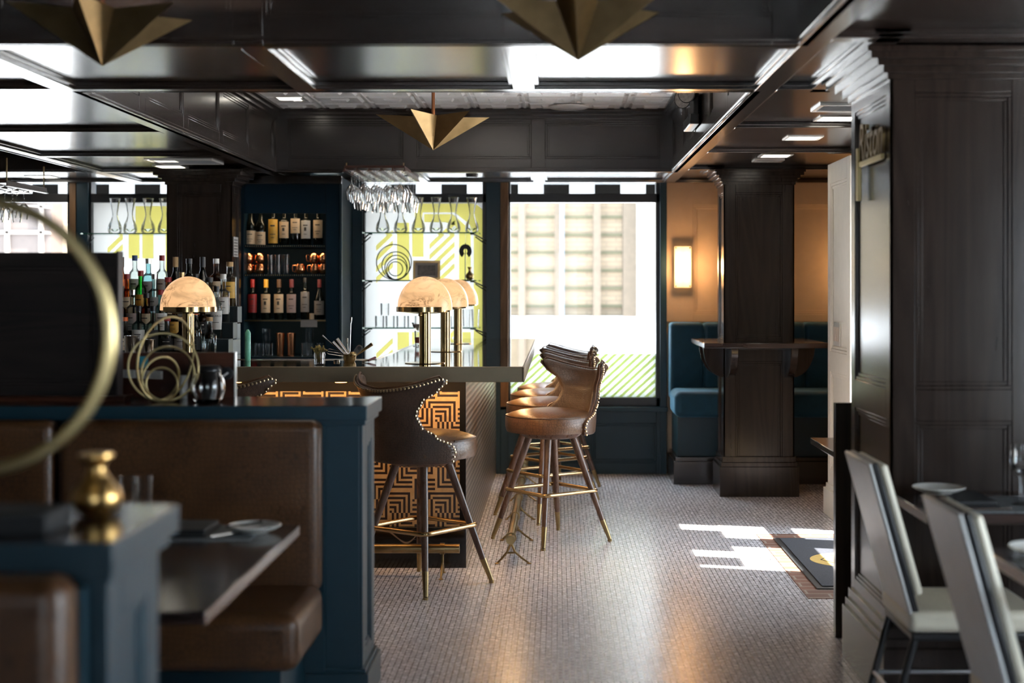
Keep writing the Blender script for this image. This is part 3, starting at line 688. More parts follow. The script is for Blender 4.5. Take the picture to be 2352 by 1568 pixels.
text('lettering', 'Riston', .20, (1.158, 5.30, 2.01), (PI/2, 0, -PI/2), brass_old, t, .006, .25, .78)
nt_ = thing('notice', 'white paper notice taped to the side of the wooden column behind the bar', 'notice', (-2.29, 10.2, 1.69))
MB().box(-2.290, -2.288, 10.16, 10.30, 1.69, 1.83).build('notice_sheet', paper, nt_)
g = MB()
for k in range(6): g.box(-2.288, -2.2872, 10.17, 10.28, 1.70+k*.021, 1.707+k*.021)
g.build('printed_lines', ink, nt_)

# bracket table around column 2
t = thing('column_table', 'dark wooden bar-height tabletop wrapped around the far column on curved brackets', 'table', (1.42, 10.3, 0))
Tm = MB(); Tm.box(.998, 1.85, 9.75, 10.12, 1.058, 1.093); Tm.box(.998, 1.172, 10.12, 10.70, 1.058, 1.093); Tm.box(1.67, 1.85, 10.12, 10.70, 1.058, 1.093); Tm.box(1.172, 1.67, 10.51, 10.7, 1.058, 1.093)
Tm.build('tabletop', table_wood, t, .004)
Tm = MB(); Tm.box(1.172, 1.67, 10.06, 10.12, 1.035, 1.058); Tm.build('apron', wood_x, t, .002)
def quarter(L_, H_, n=10): return [(0, 0), (L_, 0)]+[(L_*math.cos(a), -H_*math.sin(a)) for a in [i*PI/2/n for i in range(1, n)]]+[(.03, -H_), (0, -H_)]
for xx in (1.19, 1.60):
    MB().poly(quarter(.30, .22), (xx, 10.12, 1.058), nY, Z_, X_, .05).build('bracket', wood_z, t, .003)
for yy in (10.15, 10.43):
    MB().poly(quarter(.14, .22), (1.172, yy, 1.058), nX, Z_, Y_, .05).build('bracket', wood_z, t, .003)
    MB().poly(quarter(.15, .22), (1.67, yy, 1.058), X_, Z_, Y_, .05).build('bracket', wood_z, t, .003)

# teal velvet banquette
t = thing('banquette', 'teal velvet banquette with channelled back and dark plinth under the beige wall', 'banquette', (2.0, 10.8, 0))
MB().box(.87, 3.44, 10.74, 11.36, 0, .17).box(.885, 3.44, 10.755, 11.36, .17, .20).build('plinth', wood_x, t, .003)
MB().box(.905, 3.44, 10.80, 11.36, .20, .50).build('seat_base', teal, t, .004)
q = MB().box(.875, 3.44, 10.70, 11.20, .50, .695).build('seat', velvet, t, .05, seg=5)
bk = MB(); x = .875
while x < 3.4: bk.box(x, min(x+.262, 3.44), 11.14, 11.36, .60, 1.20); x += .262
bk.build('backrest', velvet, t, .03, seg=4)
# wall sconces
def sconce(x, y, label):
    t = thing('wall_sconce', label, 'wall lamp', (x, y, PZ(613, 11.3)), 'alabaster wall sconces on the beige wall')
    MB().box(-.05, .05, -.02, .03, -.10, .10).build('back_plate', brass, t, .002, world=False)
    MB().box(-.067, .067, -.045, -.02, -.163, .163).build('sconce_glass', sconce_m, t, .004, world=False)
    s = MB()
    for a in (-1, 1):
        for b in (-1, 1): s.cyl((a*.055, -.05, b*.15), (a*.055, -.02, b*.15), .006, n=8)
    s.build('brass_stud', brass, t, world=False)
    l = bpy.data.lights.new('sconce_light', 'POINT'); l.energy = 3.6; l.color = (1, .55, .24); l.shadow_soft_size = .06
    lo = bpy.data.objects.new('sconce_light', l); C.objects.link(lo); lo.parent = t; lo.location = (0, -.13, 0)
    return t
sconce(PX(1567.5, 11.34), 11.34, 'lit alabaster wall sconce with brass studs beside the window')
sconce(2.45, 11.34, 'lit alabaster wall sconce hidden behind the white panelled return wall')

# ================================================================== BAR
bar = thing('bar_counter', 'L-shaped bar with polished metal top, geometric black and gold inlay front', 'bar', (-1, 7.6, 0))
BH = 1.07; BT = .078
m = MB(); m.box(-3.2, -.1755, 7.255, 7.95, BH-.004, BH); m.box(-1.0, -.1755, 7.95, 11.34, BH-.004, BH); m.build('counter_top', counter_m, bar)
m = MB(); m.box(-3.2, -.175, 7.24, 7.255, BH-BT, BH); m.box(-.1755, -.165, 7.24, 11.34, BH-BT, BH-.001)
m.build('counter_edge', edge_m, bar, .003)
m = MB(); m.box(-3.2, -.1755, 7.255, 7.95, BH-BT, BH-.005); m.box(-1.0, -.1755, 7.95, 11.34, BH-BT, BH-.005); m.build('counter_core', black_m, bar)
MB().box(-1.012, -1.0, 7.95, 11.34, BH-.06, BH+.004).box(-3.2, -1.0, 7.95, 7.962, BH-.06, BH+.004).build('counter_inner_lip', steel, bar, .002)
m = MB(); m.box(-3.15, -.50, 7.552, 7.70, 0, BH-BT); m.box(-.65, -.492, 7.70, 11.30, 0, BH-BT); m.build('bar_body', wood_z, bar)
MB().box(-3.15, -.512, 7.542, 7.552, .215, .925).build('inlay_front', inlay_m, bar)
m = MB(); m.box(-3.15, -.48, 7.538, 7.552, .925, BH-BT); m.box(-.512, -.48, 7.538, 7.552, .2, .93); m.build('black_border', plain('border_black', (.006, .005, .005), .6, noise=.1, spec=.15), bar, .002)
m = MB(); m.box(-3.15, -.478, 7.53, 7.552, 0, .213); m.build('marble_kickboard', marble_m, bar, .002)
m = MB(); m.box(-.492, -.482, 7.556, 11.30, .0, BH-BT); m.build('mesh_side', scale_m, bar)
pk = MB()
for x in (-.60, -1.12, -1.64, -2.16, -2.7): pk.cyl((x, 7.44, BH-BT), (x, 7.44, BH-BT-.014), .03)
for y in (7.8, 8.6, 9.4, 10.2, 11.0): pk.cyl((-.42, y, BH-BT), (-.42, y, BH-BT-.014), .03)
pk.build('under_counter_light', warm_led, bar)
def area(name, loc, size, sy, en, col, rot, parent=None):
    l = bpy.data.lights.new(name, 'AREA'); l.shape = 'RECTANGLE'; l.size = size; l.size_y = sy; l.energy = en; l.color = col
    o = bpy.data.objects.new(name, l); C.objects.link(o); o.rotation_euler = rot
    o.location = Vector(loc)-(wl(parent) if parent else Vector((0, 0, 0)))
    if parent: o.parent = parent
    return o
WARM = (1, .60, .28)
area('counter_strip_light', (-1.7, 7.36, BH-BT-.02), 2.9, .03, 3.6, WARM, (math.radians(28), 0, 0), bar)
area('counter_side_light', (-.27, 9.4, BH-BT-.02), .03, 3.6, 4.5, WARM, (0, math.radians(-8), 0), bar)

def rail(name, label, p0, p1, feet, axis):
    t = thing(name, label, 'foot rail', (p0[0], p0[1], 0), 'brass foot rails around the bar')
    MB().cyl(p0, p1, .0235, n=20).build('rail', brass_old, t)
    for q in feet:
        c = (q, p0[1], .14) if axis == 'x' else (p0[0], q, .14)
        m = MB(); d = Vector(X_) if axis == 'x' else Vector(Y_); s = d.cross(Vector(Z_)); c = Vector(c)
        m.cyl(c-d*.012, c+d*.012, .029, n=20)
        for sg in (-1, 1):
            a = c+Vector((0, 0, -.028)); e = c+s*sg*.075*(1.3 if sg > 0 else 1)+Vector((0, 0, -.136)); mid = c+s*sg*.02+Vector((0, 0, -.075))
            m.tube([a, mid, mid*.5+e*.5+Vector((0, 0, -.004)), e], [.007, .006, .006, .005]); m.ball(e+Vector((0, 0, -.0005)), .013, sz=.35)
        m.tube([c+s*(-.022)+Vector((0, 0, -.08)), c+s*.022+Vector((0, 0, -.08))], .005)
        m.build('rail_bracket', brass_old, t)
    return t
rail('foot_rail', 'brass foot rail along the inlaid front of the bar', (-3.1, 7.32, .14), (-.498, 7.32, .14), (-.585, -1.3, -2.2, -3.0), 'x')
rail('foot_rail', 'brass foot rail running along the long side of the bar toward the window', (-.246, 7.56, .14), (-.246, 11.2, .14), (7.64, 8.35, 9.1, 9.9, 10.7), 'y')

# ------------------------------------------------------------------ bar stools
def lerp(tab, x):
    for (a, b), (c, d) in zip(tab, tab[1:]):
        if x <= c:
            k = (x-a)/(c-a); k = k*k*(3-2*k); return b+(d-b)*k
    return tab[-1][1]
A_T = [(0, 79), (.14, 82), (.2, 79), (.32, 58), (.44, 42), (.58, 37), (.72, 43), (.86, 58), (.95, 65), (1, 63)]
R_T = [(0, .258), (.3, .266), (.62, .283), (1, .330)]
def shell(t, s, off=0.0):
    A = math.radians(lerp(A_T, s)); zt = .985+.075*abs(t)**1.7-(.022*(max(0, abs(t)-.86)/.14)**2); zb = .62
    r = lerp(R_T, s)+off; ph = PI+t*A
    return Vector((r*math.cos(ph), r*math.sin(ph), zb+s*(zt-zb)))
def make_stool(label):
    t = thing('bar_stool', label, 'bar stool', (0, 0, 0), 'brown leather bar stools')
    # shell
    nt, ns = 22, 16; m = MB(); k0 = 0
    def gridv(off, ins):
        for j in range(ns+1):
            for i in range(nt+1):
                tt = -1+2*i/nt; ss = j/ns
                if ins: tt *= .965; ss = ss if ss < .9 else ss-.012
                m.v.append(shell(tt, ss, off))
    gridv(0, False); gridv(-.042, True); n1 = (nt+1)*(ns+1)
    def id_(i, j, b=0): return b+j*(nt+1)+i
    for j in range(ns):
        for i in range(nt):
            m.face((id_(i, j), id_(i, j+1), id_(i+1, j+1), id_(i+1, j)), True)
            m.face((id_(i, j, n1), id_(i+1, j, n1), id_(i+1, j+1, n1), id_(i, j+1, n1)), True)
    ed = [(i, 0) for i in range(nt)]+[(nt, j) for j in range(ns)]+[(i, ns) for i in range(nt, 0, -1)]+[(0, j) for j in range(ns, 0, -1)]
    for q in range(len(ed)):
        a, b = ed[q], ed[(q+1) % len(ed)]
        m.face((id_(*a), id_(*b), id_(*b, n1), id_(*a, n1)), True)
    m.build('backrest', croc_d, t, sub=1, world=False)
    # nailheads
    path = [shell(-.965, s/60, .002) for s in range(1, 59)]+[shell(-.965+1.93*i/80, .972, .003) for i in range(1, 80)]+[shell(.965, s/60, .002) for s in range(58, 0, -1)]
    m = MB(); acc = 0; last = path[0]; m.ball(last, .0062, 6, 4)
    for p, q in zip(path, path[1:]):
        acc += (q-p).length
        if acc >= .0152: m.ball(q, .0062, 6, 4); acc = 0
    m.build('nailhead_trim', nail_m, t, world=False)
    # welt piping on the inner edge
    path = [shell(-.985, s/20, -.02) for s in range(6, 20)]+[shell(-.985+1.97*i/24, 1.0, -.02)+Vector((0, 0, .004)) for i in range(1, 24)]+[shell(.985, s/20, -.02) for s in range(19, 5, -1)]
    m = MB(); m.tube(path, .005, 6); m.build('piping', croc_i, t, world=False)
    # seat: rounded, squarish cushion
    m = MB(); n = 32; prof = [(0.0, .768), (.09, .767), (.165, .758), (.212, .744), (.236, .73), (.243, .715), (.243, .66), (.236, .635), (.20, .632), (0, .632)]
    for r, z in prof:
        for j in range(n):
            a = 2*PI*j/n; sq = 1+.075*(1-abs(math.cos(2*a)))
            fx = 1.06 if math.cos(a) > 0 else 1.0
            m.v.append(Vector((r*sq*math.cos(a)*fx, r*sq*math.sin(a), z)))
    for i in range(len(prof)-1):
        for j in range(n): m.face((i*n+j, (i+1)*n+j, (i+1)*n+(j+1) % n, i*n+(j+1) % n), True)
    m.build('seat', croc_i, t, world=False)
    m = MB()
    m.tube([Vector((.238*(1+.075*(1-abs(math.cos(2*a))))*math.cos(a)*(1.06 if math.cos(a) > 0 else 1), .238*(1+.075*(1-abs(math.cos(2*a))))*math.sin(a), .728)) for a in [-1.7+3.4*i/30 for i in range(31)]], .005, 6)
    m.build('seat_piping', croc_d, t, world=False)
    MB().lathe([(.0, .600), (.15, .600), (.17, .612), (.19, .634), (0, .634)], n=28).build('swivel_base', wood_leg, t, world=False)
    for k in range(4):
        a = PI/4+k*PI/2; c, s = math.cos(a), math.sin(a)
        top = Vector((.125*c, .125*s, .612)); ft = Vector((.343*c, .343*s, 0)); e = top+(ft-top)*.80
        m = MB(); m.cyl(top, e, .0215, .0155, 14); lg = m.build('leg', wood_leg, t, world=False)
        m = MB(); m.cyl(e, ft+Vector((0, 0, .012)), .0165, .0115, 14); m.cyl(ft+Vector((0, 0, .012)), ft, .013, .013, 10); m.build('ferrule', brass_old, lg, world=False)
    # footrest ring: bent square
    m = MB(); pts = []
    for k in range(4):
        a = PI/4+k*PI/2; R = .272
        c = Vector((R*math.cos(a), R*math.sin(a), .293)); t1 = Vector((math.cos(a+PI*3/4), math.sin(a+PI*3/4), 0)); t0 = Vector((math.cos(a-PI*3/4), math.sin(a-PI*3/4), 0))
        pts += [c+t0*.04, c+t0*.013+t1*.002, c+t1*.013+t0*.002, c+t1*.04]
    m.tube(pts, .0115, 10, closed=True); m.build('footrest', brass, t, world=False)
    return t
near = make_stool('brown leather bar stool at the front of the bar, seen whole from behind')
near.location = (-.667, 7.10, 0); near.rotation_euler.z = math.radians(53)
s2 = clone(near); s2.location = (-1.49, 7.12, 0); s2.rotation_euler.z = math.radians(55); s2['label'] = 'brown leather bar stool at the bar front, mostly hidden behind the teal half wall'
for (x, y, a, l) in ((-.036, 8.37, 218, 'nearest brown leather bar stool of the row along the long bar side'), (-.062, 9.23, 216, 'second brown leather bar stool from the camera in the row beside the window'),
                     (-.06, 10.0, 219, 'third brown leather bar stool from the camera in the row beside the window'), (-.03, 10.66, 217, 'farthest brown leather bar stool, closest to the clear window')):
    s = clone(near); s.location = (x, y, 0); s.rotation_euler.z = math.radians(a); s['label'] = l

# ------------------------------------------------------------------ dome lamps
def lamp(x, y, ang, label, knob=1):
    t = thing('table_lamp', label, 'lamp', (x, y, BH), 'alabaster dome lamps on the bar', rotz=ang)
    MB().lathe([(0, 0), (.104, 0), (.105, .004), (.03, .005), (0, .005)], n=32).build('lamp_base', brass_pol, t, world=False)
    MB().lathe([(.0305, .004), (.0305, .30), (0, .30)], n=24).build('stem', brass_pol, t, world=False)
    R = .144; prof = [(R*math.cos(a*PI/2/12), .295+.163*math.sin(a*PI/2/12)) for a in range(13)]
    prof = [(R, .280)]+prof
    inner = [(max(0, r-.006), z-.006) for r, z in prof][::-1]; inner[-1] = (R-.006, .280)
    prof[-1] = (1e-5, prof[-1][1]); inner[0] = (1e-5, inner[0][1])
    MB().open_lathe(prof, n=40).open_lathe(inner, n=40).build('lamp_shade', shade_m, t, world=False)
    m = MB(); m.v = []; n = 20
    for i in range(n+1):
        a = PI*.62+i*PI*.76/n
        for r in (R+.001, R+.006):
            for z in (.272, .298): m.v.append(Vector((r*math.cos(a), r*math.sin(a), z)))
    for i in range(n):
        b = i*4; m.face((b, b+4, b+5, b+1), True); m.face((b+2, b+3, b+7, b+6), True); m.face((b+1, b+5, b+7, b+3)); m.face((b, b+2, b+6, b+4))
    m.face((0, 1, 3, 2)); b = n*4; m.face((b, b+2, b+3, b+1)); m.build('brass_band', brass_pol, t, world=False)
    MB().lathe([(0, .262), (.06, .262), (.135, .272), (.137, .280), (0, .280)], n=32).build('shade_tray', brass_pol, t, world=False)
    MB().cyl((0, 0, .255), (-.047*knob, 0, .255), .006, n=10).cyl((-.045*knob, 0, .255), (-.053*knob, 0, .255), .0075, n=12).build('switch', brass, t, world=False)
    l = bpy.data.lights.new('lamp_bulb', 'POINT'); l.energy = 1.2; l.color = (1, .62, .3); l.shadow_soft_size = .03
    lo = bpy.data.objects.new('lamp_bulb', l); C.objects.link(lo); lo.parent = t; lo.location = (0, 0, .36)
    return t
lamp(-.698, 7.58, math.radians(62), 'glowing alabaster dome lamp nearest on the bar corner, dark vein at its left')
lamp(-.70, 8.99, math.radians(20), 'middle of the three glowing dome lamps lined up along the bar')
lamp(-.709, 10.26, math.radians(-30), 'farthest of the three glowing dome lamps lined up along the bar')
lamp(-1.947, 7.58, math.radians(115), 'glowing dome lamp standing alone on the bar in front of the liquor bottles')

# ------------------------------------------------------------------ bottles and glassware
B_dark = plain('dark_wine_glass', (0.006, 0.008, 0.006), 0.08, noise=.2, spec=.7)
B_amber = thin_glass('amber_bottle_glass', (0.62, 0.27, 0.06), (0.10, 0.03, 0.01))
B_clear = thin_glass('clear_bottle_glass', (0.86, 0.90, 0.88), (0.12, 0.15, 0.14))
B_green = thin_glass('green_bottle_glass', (0.12, 0.62, 0.16), (0.01, 0.10, 0.03))
B_blue = thin_glass('pale_blue_bottle_glass', (0.55, 0.78, 0.80), (0.08, 0.18, 0.2))
COL = {'red': plain('cap_red', (.35, .02, .02), .4), 'orange': plain('cap_orange', (.80, .16, .03), .45), 'yellow': plain('cap_yellow', (.75, .42, .05), .4), 'black': black,
       'white': china, 'brown': plain('cap_brown', (.10, .05, .025), .5), 'cork': plain('cap_cork', (.50, .32, .15), .7), 'gold': brass, 'silver': steel, 'blue': plain('cap_blue', (.03, .08, .25), .4),
       'burgundy': plain('cap_burgundy', (.13, .02, .025), .45)}
LAB = {'cream': cream_label, 'white': paper, 'yellow': gold_label, 'black': black_m, 'grey': plain('grey_label', (.34, .31, .29), .6), 'pink': plain('pinkish_label', (.45, .33, .30), .6), 'red': COL['red'], 'green': plain('green_label', (.05, .12, .05), .6)}
SHAPES = {  # radius, height, shoulder start, neck start (fractions), neck radius
    'bordeaux': (.037, .30, .60, .70, .0145), 'burgundy': (.041, .30, .46, .74, .0145), 'spirit': (.040, .29, .62, .72, .0155), 'square': (.041, .27, .66, .73, .018),
    'slim': (.034, .31, .64, .76, .014), 'squat': (.042, .225, .52, .64, .016), 'bell': (.040, .30, .42, .80, .014)}
def bottle(shape, glassm, label, capc, x, y, z, name, desc, group, lab=(.28, .72), cat='bottle', mark=None, rot=0.0, word=None):
    r, h, s0, s1, nr = SHAPES[shape]
    t = thing(name, desc, cat, (x, y, z), group, rotz=rot)
    pr = [(r*.9, 0), (r, .006), (r, h*s0*.97)]
    for i in range(1, 6):
        k = i/5; pr.append((r+(nr-r)*(k*k*(3-2*k)), h*(s0+(s1-s0)*k)))
    pr += [(nr, h*.93), (nr, h*.99), (nr*.8, h)]
    n = 16
    MB().lathe(pr, n=n).build('bottle_glass', glassm, t, world=False)
    if label:
        a0, a1 = h*s0*lab[0], h*s0*lab[1]+h*.08; m = MB(); q = 10; R = r+.0012; k0 = 0
        for i in range(q+1):
            a = -PI/2-1.15+2.3*i/q
            for zz in (a0, a1): m.v.append(Vector((R*math.cos(a), R*math.sin(a), zz)))
        for i in range(q): m.face((2*i, 2*i+2, 2*i+3, 2*i+1), True)
        lb = m.build('label', LAB[label], t, world=False)
        mk = MB(); H = a1-a0; Rm = r+.0022
        def arcbox(c, wdt, za, zb):
            kk = len(mk.v); qq = 4
            for i in range(qq+1):
                a = -PI/2+c-wdt/2+wdt*i/qq
                for zz in (za, zb): mk.v.append(Vector((Rm*math.cos(a), Rm*math.sin(a), zz)))
            for i in range(qq): mk.face((kk+2*i, kk+2*i+2, kk+2*i+3, kk+2*i+1), True)
        if not word: arcbox(0, .9, a0+H*.70, a0+H*.76)
        if not word: arcbox(0, .6, a0+H*.22, a0+H*.25)
        if mark == 'emblem': arcbox(0, .42, a0+H*.42, a0+H*.62)
        else: arcbox(0, 1.1, a0+H*.36, a0+H*.39)
        mk.build('label_print', ink if label != 'black' else COL['silver'], lb, world=False)
        if word:
            o = text('lettering', word, .016, (x, y, z), (PI/2, 0, 0), ink, t, .0006); o.location = (0, -r-.003, a0+H*.72)
    if capc:
        MB().lathe([(nr*1.18, h*.80 if shape in ('bordeaux', 'burgundy', 'bell') else h*.90), (nr*1.2, h*1.005), (0, h*1.008)], n=12).build('cap', COL[capc], t, world=False)
    return t
# liquor steps
t = thing('liquor_steps', 'stepped black liquor display with grey end panel behind the bar', 'shelf', (-2.4, 8.6, 0))
SX0, SX1 = -2.95, -1.945
rows = [(8.80, 1.355), (8.68, 1.26), (8.56, 1.165), (8.44, 1.07)]
m = MB()
for y, z in rows: m.box(SX0, SX1, y-.06, y+.06, z-.10, z)
m.build('step', plain('black_teal_step', (.006, .014, .018), .35), t, .003)
MB().box(SX0, SX1-.008, 8.39, 8.84, .0, .97).box(SX1-.02, SX1-.006, 8.50, 8.85, .9, 1.06).box(SX1-.02, SX1-.006, 8.62, 8.85, 1.06, 1.155).box(SX1-.02, SX1-.006, 8.74, 8.85, 1.155, 1.25).build('end_panel', plain('grey_blue_panel', (.20, .23, .25), .4), t, .002)
R0 = [('square', B_clear, 'yellow', 'cork', None), ('spirit', B_amber, 'cream', 'white', None), ('bell', B_dark, 'black', 'black', None), ('spirit', B_dark, 'grey', 'black', None), ('burgundy', B_dark, None, 'cork', None),
      ('slim', B_clear, 'white', 'red', None), ('spirit', B_blue, 'grey', 'silver', None), ('slim', B_clear, 'white', 'blue', None), ('burgundy', B_amber, 'black', 'brown', None)]
R1 = [('spirit', B_clear, 'white', 'white', None), ('square', B_clear, 'white', 'black', None), ('spirit', B_amber, 'cream', 'black', None), ('bell', B_dark, 'grey', 'gold', None), ('square', B_amber, 'cream', 'red', None),
      ('spirit', B_clear, 'grey', 'silver', None), ('slim', B_green, 'yellow', 'red', None), ('spirit', B_amber, 'cream', 'red', None), ('burgundy', B_clear, 'black', 'brown', None)]
R2 = [('slim', B_clear, 'white', 'black', 'BACARDI'), ('squat', B_amber, 'black', 'cork', None), ('spirit', B_clear, 'grey', 'red', None), ('squat', B_amber, 'yellow', 'brown', None), ('spirit', B_blue, 'white', 'red', None),
      ('square', B_amber, 'cream', 'black', None), ('spirit', B_clear, 'pink', 'silver', None), ('square', B_amber, 'black', 'gold', None), ('square', B_clear, 'yellow', 'cork', None)]
R3 = [('squat', B_clear, None, 'cork', None), ('bell', B_dark, 'black', 'orange', None), ('squat', B_amber, 'grey', 'cork', None), ('squat', B_dark, 'black', 'red', None), ('spirit', B_blue, 'black', 'black', None),
      ('spirit', B_blue, 'white', 'black', None), ('squat', B_clear, 'cream', 'orange', None), ('square', B_green, 'white', 'silver', None), ('spirit', B_amber, 'cream', 'gold', None)]
rn = ['top', 'second highest', 'second lowest', 'lowest']
gn = {'dark_wine_glass': 'dark', 'amber_bottle_glass': 'amber', 'clear_bottle_glass': 'clear', 'green_bottle_glass': 'green', 'pale_blue_bottle_glass': 'pale blue'}
for k, R in enumerate((R0, R1, R2, R3)):
    y, z = rows[k]; x = -2.005-.012*k
    for i, (sh, gm, lb, cp, wd) in enumerate(R):
        x_ = x-i*.083
        bottle(sh, gm, lb, cp, x_, y-.005, z, 'liquor_bottle', '%s bottle with %s cap, %s from the right on the %s liquor step' % (gn[gm.name], cp, ORD[i], rn[k]), 'liquor bottles on the stepped display', word=wd, rot=random.uniform(-.3, .3))
# speed rail shakers
for i, (px, r) in enumerate(((303, .036), (341, .034))):
    t = thing('shaker_tin', ['polished steel shaker tin left of the dome lamp', 'polished steel shaker tin closest to the lone dome lamp'][i], 'shaker', (PX(px, 7.8), 7.8, BH), 'steel shaker tins on the bar')
    hh = .135 if i == 0 else .115
    MB().lathe([(r, 0), (r*1.12, hh), (r*1.16, hh+.003), (r*1.0, hh+.003), (r*.9, .004), (0, .004)], n=24).build('shaker_body', steel, t, world=False)

# shelving cabinet
cab = thing('wine_cabinet', 'tall teal recessed cabinet holding wine bottles and copper mugs between column and window', 'cabinet', (-2, 10.9, 0))
YC = 10.70; nx0, nx1 = -2.335, -1.725
m = MB(); m.box(-2.40, nx0, YC, 11.35, 0, ZS); m.box(nx1, -1.62, YC, 11.35, 0, ZS); m.box(nx0, nx1, YC, YC+.03, PZ(490, YC), ZS); m.box(nx0, nx1, YC+.03, 11.35, 2.12, ZS)
m.box(nx0, nx1, 11.10, 11.35, 0, 2.12); m.box(nx0, nx1, YC, 11.10, 0, .953)
m.build('carcass', teal_dark, cab, .003)
MB().box(-1.62, -1.603, YC-.01, YC+.03, 0, ZS).build('edge_trim', teal, cab, .003)
MB().box(-2.40, -1.60, YC-.05, YC, 2.24, ZS).build('cornice', wood_x, cab, .003)
SHZ = [PZ(562, YC), PZ(629, YC), PZ(734, YC)]
for k, z in enumerate(SHZ):
    s = MB().box(nx0, nx1, YC+.02, 11.10, z-.018, z).build('shelf', teal_dark, cab, .001)
    if k < 2:
        m = MB(); x = nx0+.01
        while x < nx1: m.ball((x, YC+.02, z-.009), .0045, 6, 4); x += .0158
        m.build('studded_edge', gold_pale, s)
    else: MB().box(nx0, nx1, YC+.014, YC+.02, z-.012, z-.002).build('shelf_edge', brass_old, s)
MB().box(PX(690, YC), PX(728, YC), YC+.008, YC+.012, PZ(751, YC), PZ(735, YC)).build('shelf_tag', LAB['grey'], cab)
for k_, z_ in enumerate((2.10, SHZ[0]-.02, SHZ[1]-.02, SHZ[2]-.02)): area('cabinet_light', (-2.03, YC+.045, z_), .55, .02, .28, (1, .74, .46), (math.radians(25), 0, 0), cab)
YI = YC+.13
row1 = [(576, 'burgundy', 'cream', (.05, .62)), (599, 'burgundy', 'cream', (.02, .55)), (628, 'bordeaux', 'yellow', (.08, .95)), (653, 'bordeaux', 'cream', (.3, .85)), (679, 'bordeaux', 'cream', (.5, .98)), (703, 'bordeaux', 'white', (.28, .9)), (731, 'bordeaux', 'cream', (.3, .92))]
for i, (px, sh, lb, lr) in enumerate(row1):
    bottle(sh, B_dark, lb, 'gold' if i > 1 else None, PX(px, YI), YI, SHZ[0], 'wine_bottle', 'dark wine bottle with %s label, %s from the left on the cabinet top shelf' % (lb, ORD[i]), 'wine bottles on the cabinet top shelf', lab=lr, mark='emblem' if i in (3, 5) else None)
row3 = [(580, 'bordeaux', 'red', 'red'), (611, 'bordeaux', 'cream', 'yellow'), (641, 'bordeaux', 'cream', 'brown'), (670, 'bordeaux', 'pink', 'burgundy'), (701, 'slim', 'grey', 'black'), (734, 'bell', 'grey', 'burgundy')]
for i, (px, sh, lb, cp) in enumerate(row3):
    bottle(sh, B_dark, lb, cp, PX(px, YI), YI, SHZ[2], 'wine_bottle', 'dark wine bottle with %s label and %s neck, %s on the cabinet lower shelf' % (lb, cp, ORD[i]), 'wine bottles on the cabinet lower shelf', lab=(.28, .92), mark='emblem' if i in (1, 2) else None)
t = tag(MB().lathe([(.018, 0), (.018, .045), (0, .047)], (PX(716, YI-.03), YI-.03, SHZ[2]), n=14).build('candle', cream_label), 'short pale candle between wine bottles on the cabinet lower shelf', 'candle')
def mug(px, z, label, up=False, hand=-1):
    t = thing('copper_mug', label, 'mug', (PX(px, YI), YI, z), 'copper mugs in the cabinet')
    MB().lathe([(.022, 0), (.034, .012), (.040, .035), (.036, .062), (.031, .076), (.029, .074), (.033, .05), (.034, .02), (0, .008)], n=18).build('mug_body', copper, t, world=False)
    pts = [(hand*.034, 0, .066), (hand*.056, 0, .066), (hand*.060, 0, .045), (hand*.056, 0, .020), (hand*.037, 0, .016)]
    MB().tube(pts, .0035, 8).build('handle', copper, t, world=False)
z2 = SHZ[1]
mugs = [(571, 0, -1), (597, 0, -1), (571, .08, 1), (597, .08, -1), (690, 0, -1), (724, 0, -1), (744, 0, 1), (722, .08, -1), (744, .08, 1)]
ml = ['copper mug at the left end of the cabinet mug shelf, lower one', 'copper mug with handle, lower layer, second on the mug shelf', 'copper mug stacked at the left end of the mug shelf', 'copper mug stacked second from left on the mug shelf',
      'single copper mug right of the glass tumblers in the cabinet', 'copper mug with square handle, lower right on the mug shelf', 'copper mug in the lower right corner of the mug shelf', 'copper mug stacked upper right with wire handle', 'copper mug stacked in the upper right corner of the mug shelf']
for (px, dz, h), l in zip(mugs, ml): mug(px, z2+dz, l, hand=h)
def tumbler(x, y, z, r, h, label, group, name='glass_tumbler', mat=glass, taper=.88, cat='glass', flip=False):
    t = thing(name, label, cat, (x, y, z), group)
    pr = [(r*taper, 0), (r, h), (r-.003, h), (r*taper-.003, .009), (0, .009)]
    if flip: pr = [(a, h-b) for a, b in pr][::-1]
    m = MB(); m.captop = False; m.lathe(pr, n=18); m.build('glass_body', mat, t, world=False); return t
for i, px in enumerate((621, 638, 657)):
    for k in (0, 1): tumbler(PX(px, YI), YI, z2+k*.075, .026, .072, 'clear tumbler, %s of three on the mug shelf, %s layer' % (ORD[i], ('lower', 'upper')[k]), 'tumblers on the cabinet mug shelf')
z4 = .953
for i, px in enumerate((578, 597, 618, 700, 716, 735)):
    tumbler(PX(px, YI), YI, z4, .029, .10, 'clear low tumbler, %s from the left on the cabinet bottom shelf' % ORD[i], 'tumblers on the cabinet bottom shelf')
for i, px in enumerate((612, 711)):
    tumbler(PX(px, YI+.09), YI+.09, z4, .030, .205, ['tall clear mixing glass at the left of the cabinet bottom shelf', 'tall clear mixing glass at the right of the cabinet bottom shelf'][i], 'mixing glasses in the cabinet', 'mixing_glass')
for i, px in enumerate((644, 669)):
    t = thing('copper_tumbler', ['tall hammered copper tumbler, left of the pair on the cabinet bottom shelf', 'tall hammered copper tumbler, right of the pair on the cabinet bottom shelf'][i], 'cup', (PX(px, YI), YI, z4), 'copper tumblers in the cabinet')
    MB().lathe([(.026, 0), (.033, .175), (.031, .175), (.024, .006), (0, .006)], n=18).build('cup_body', copper, t, world=False)

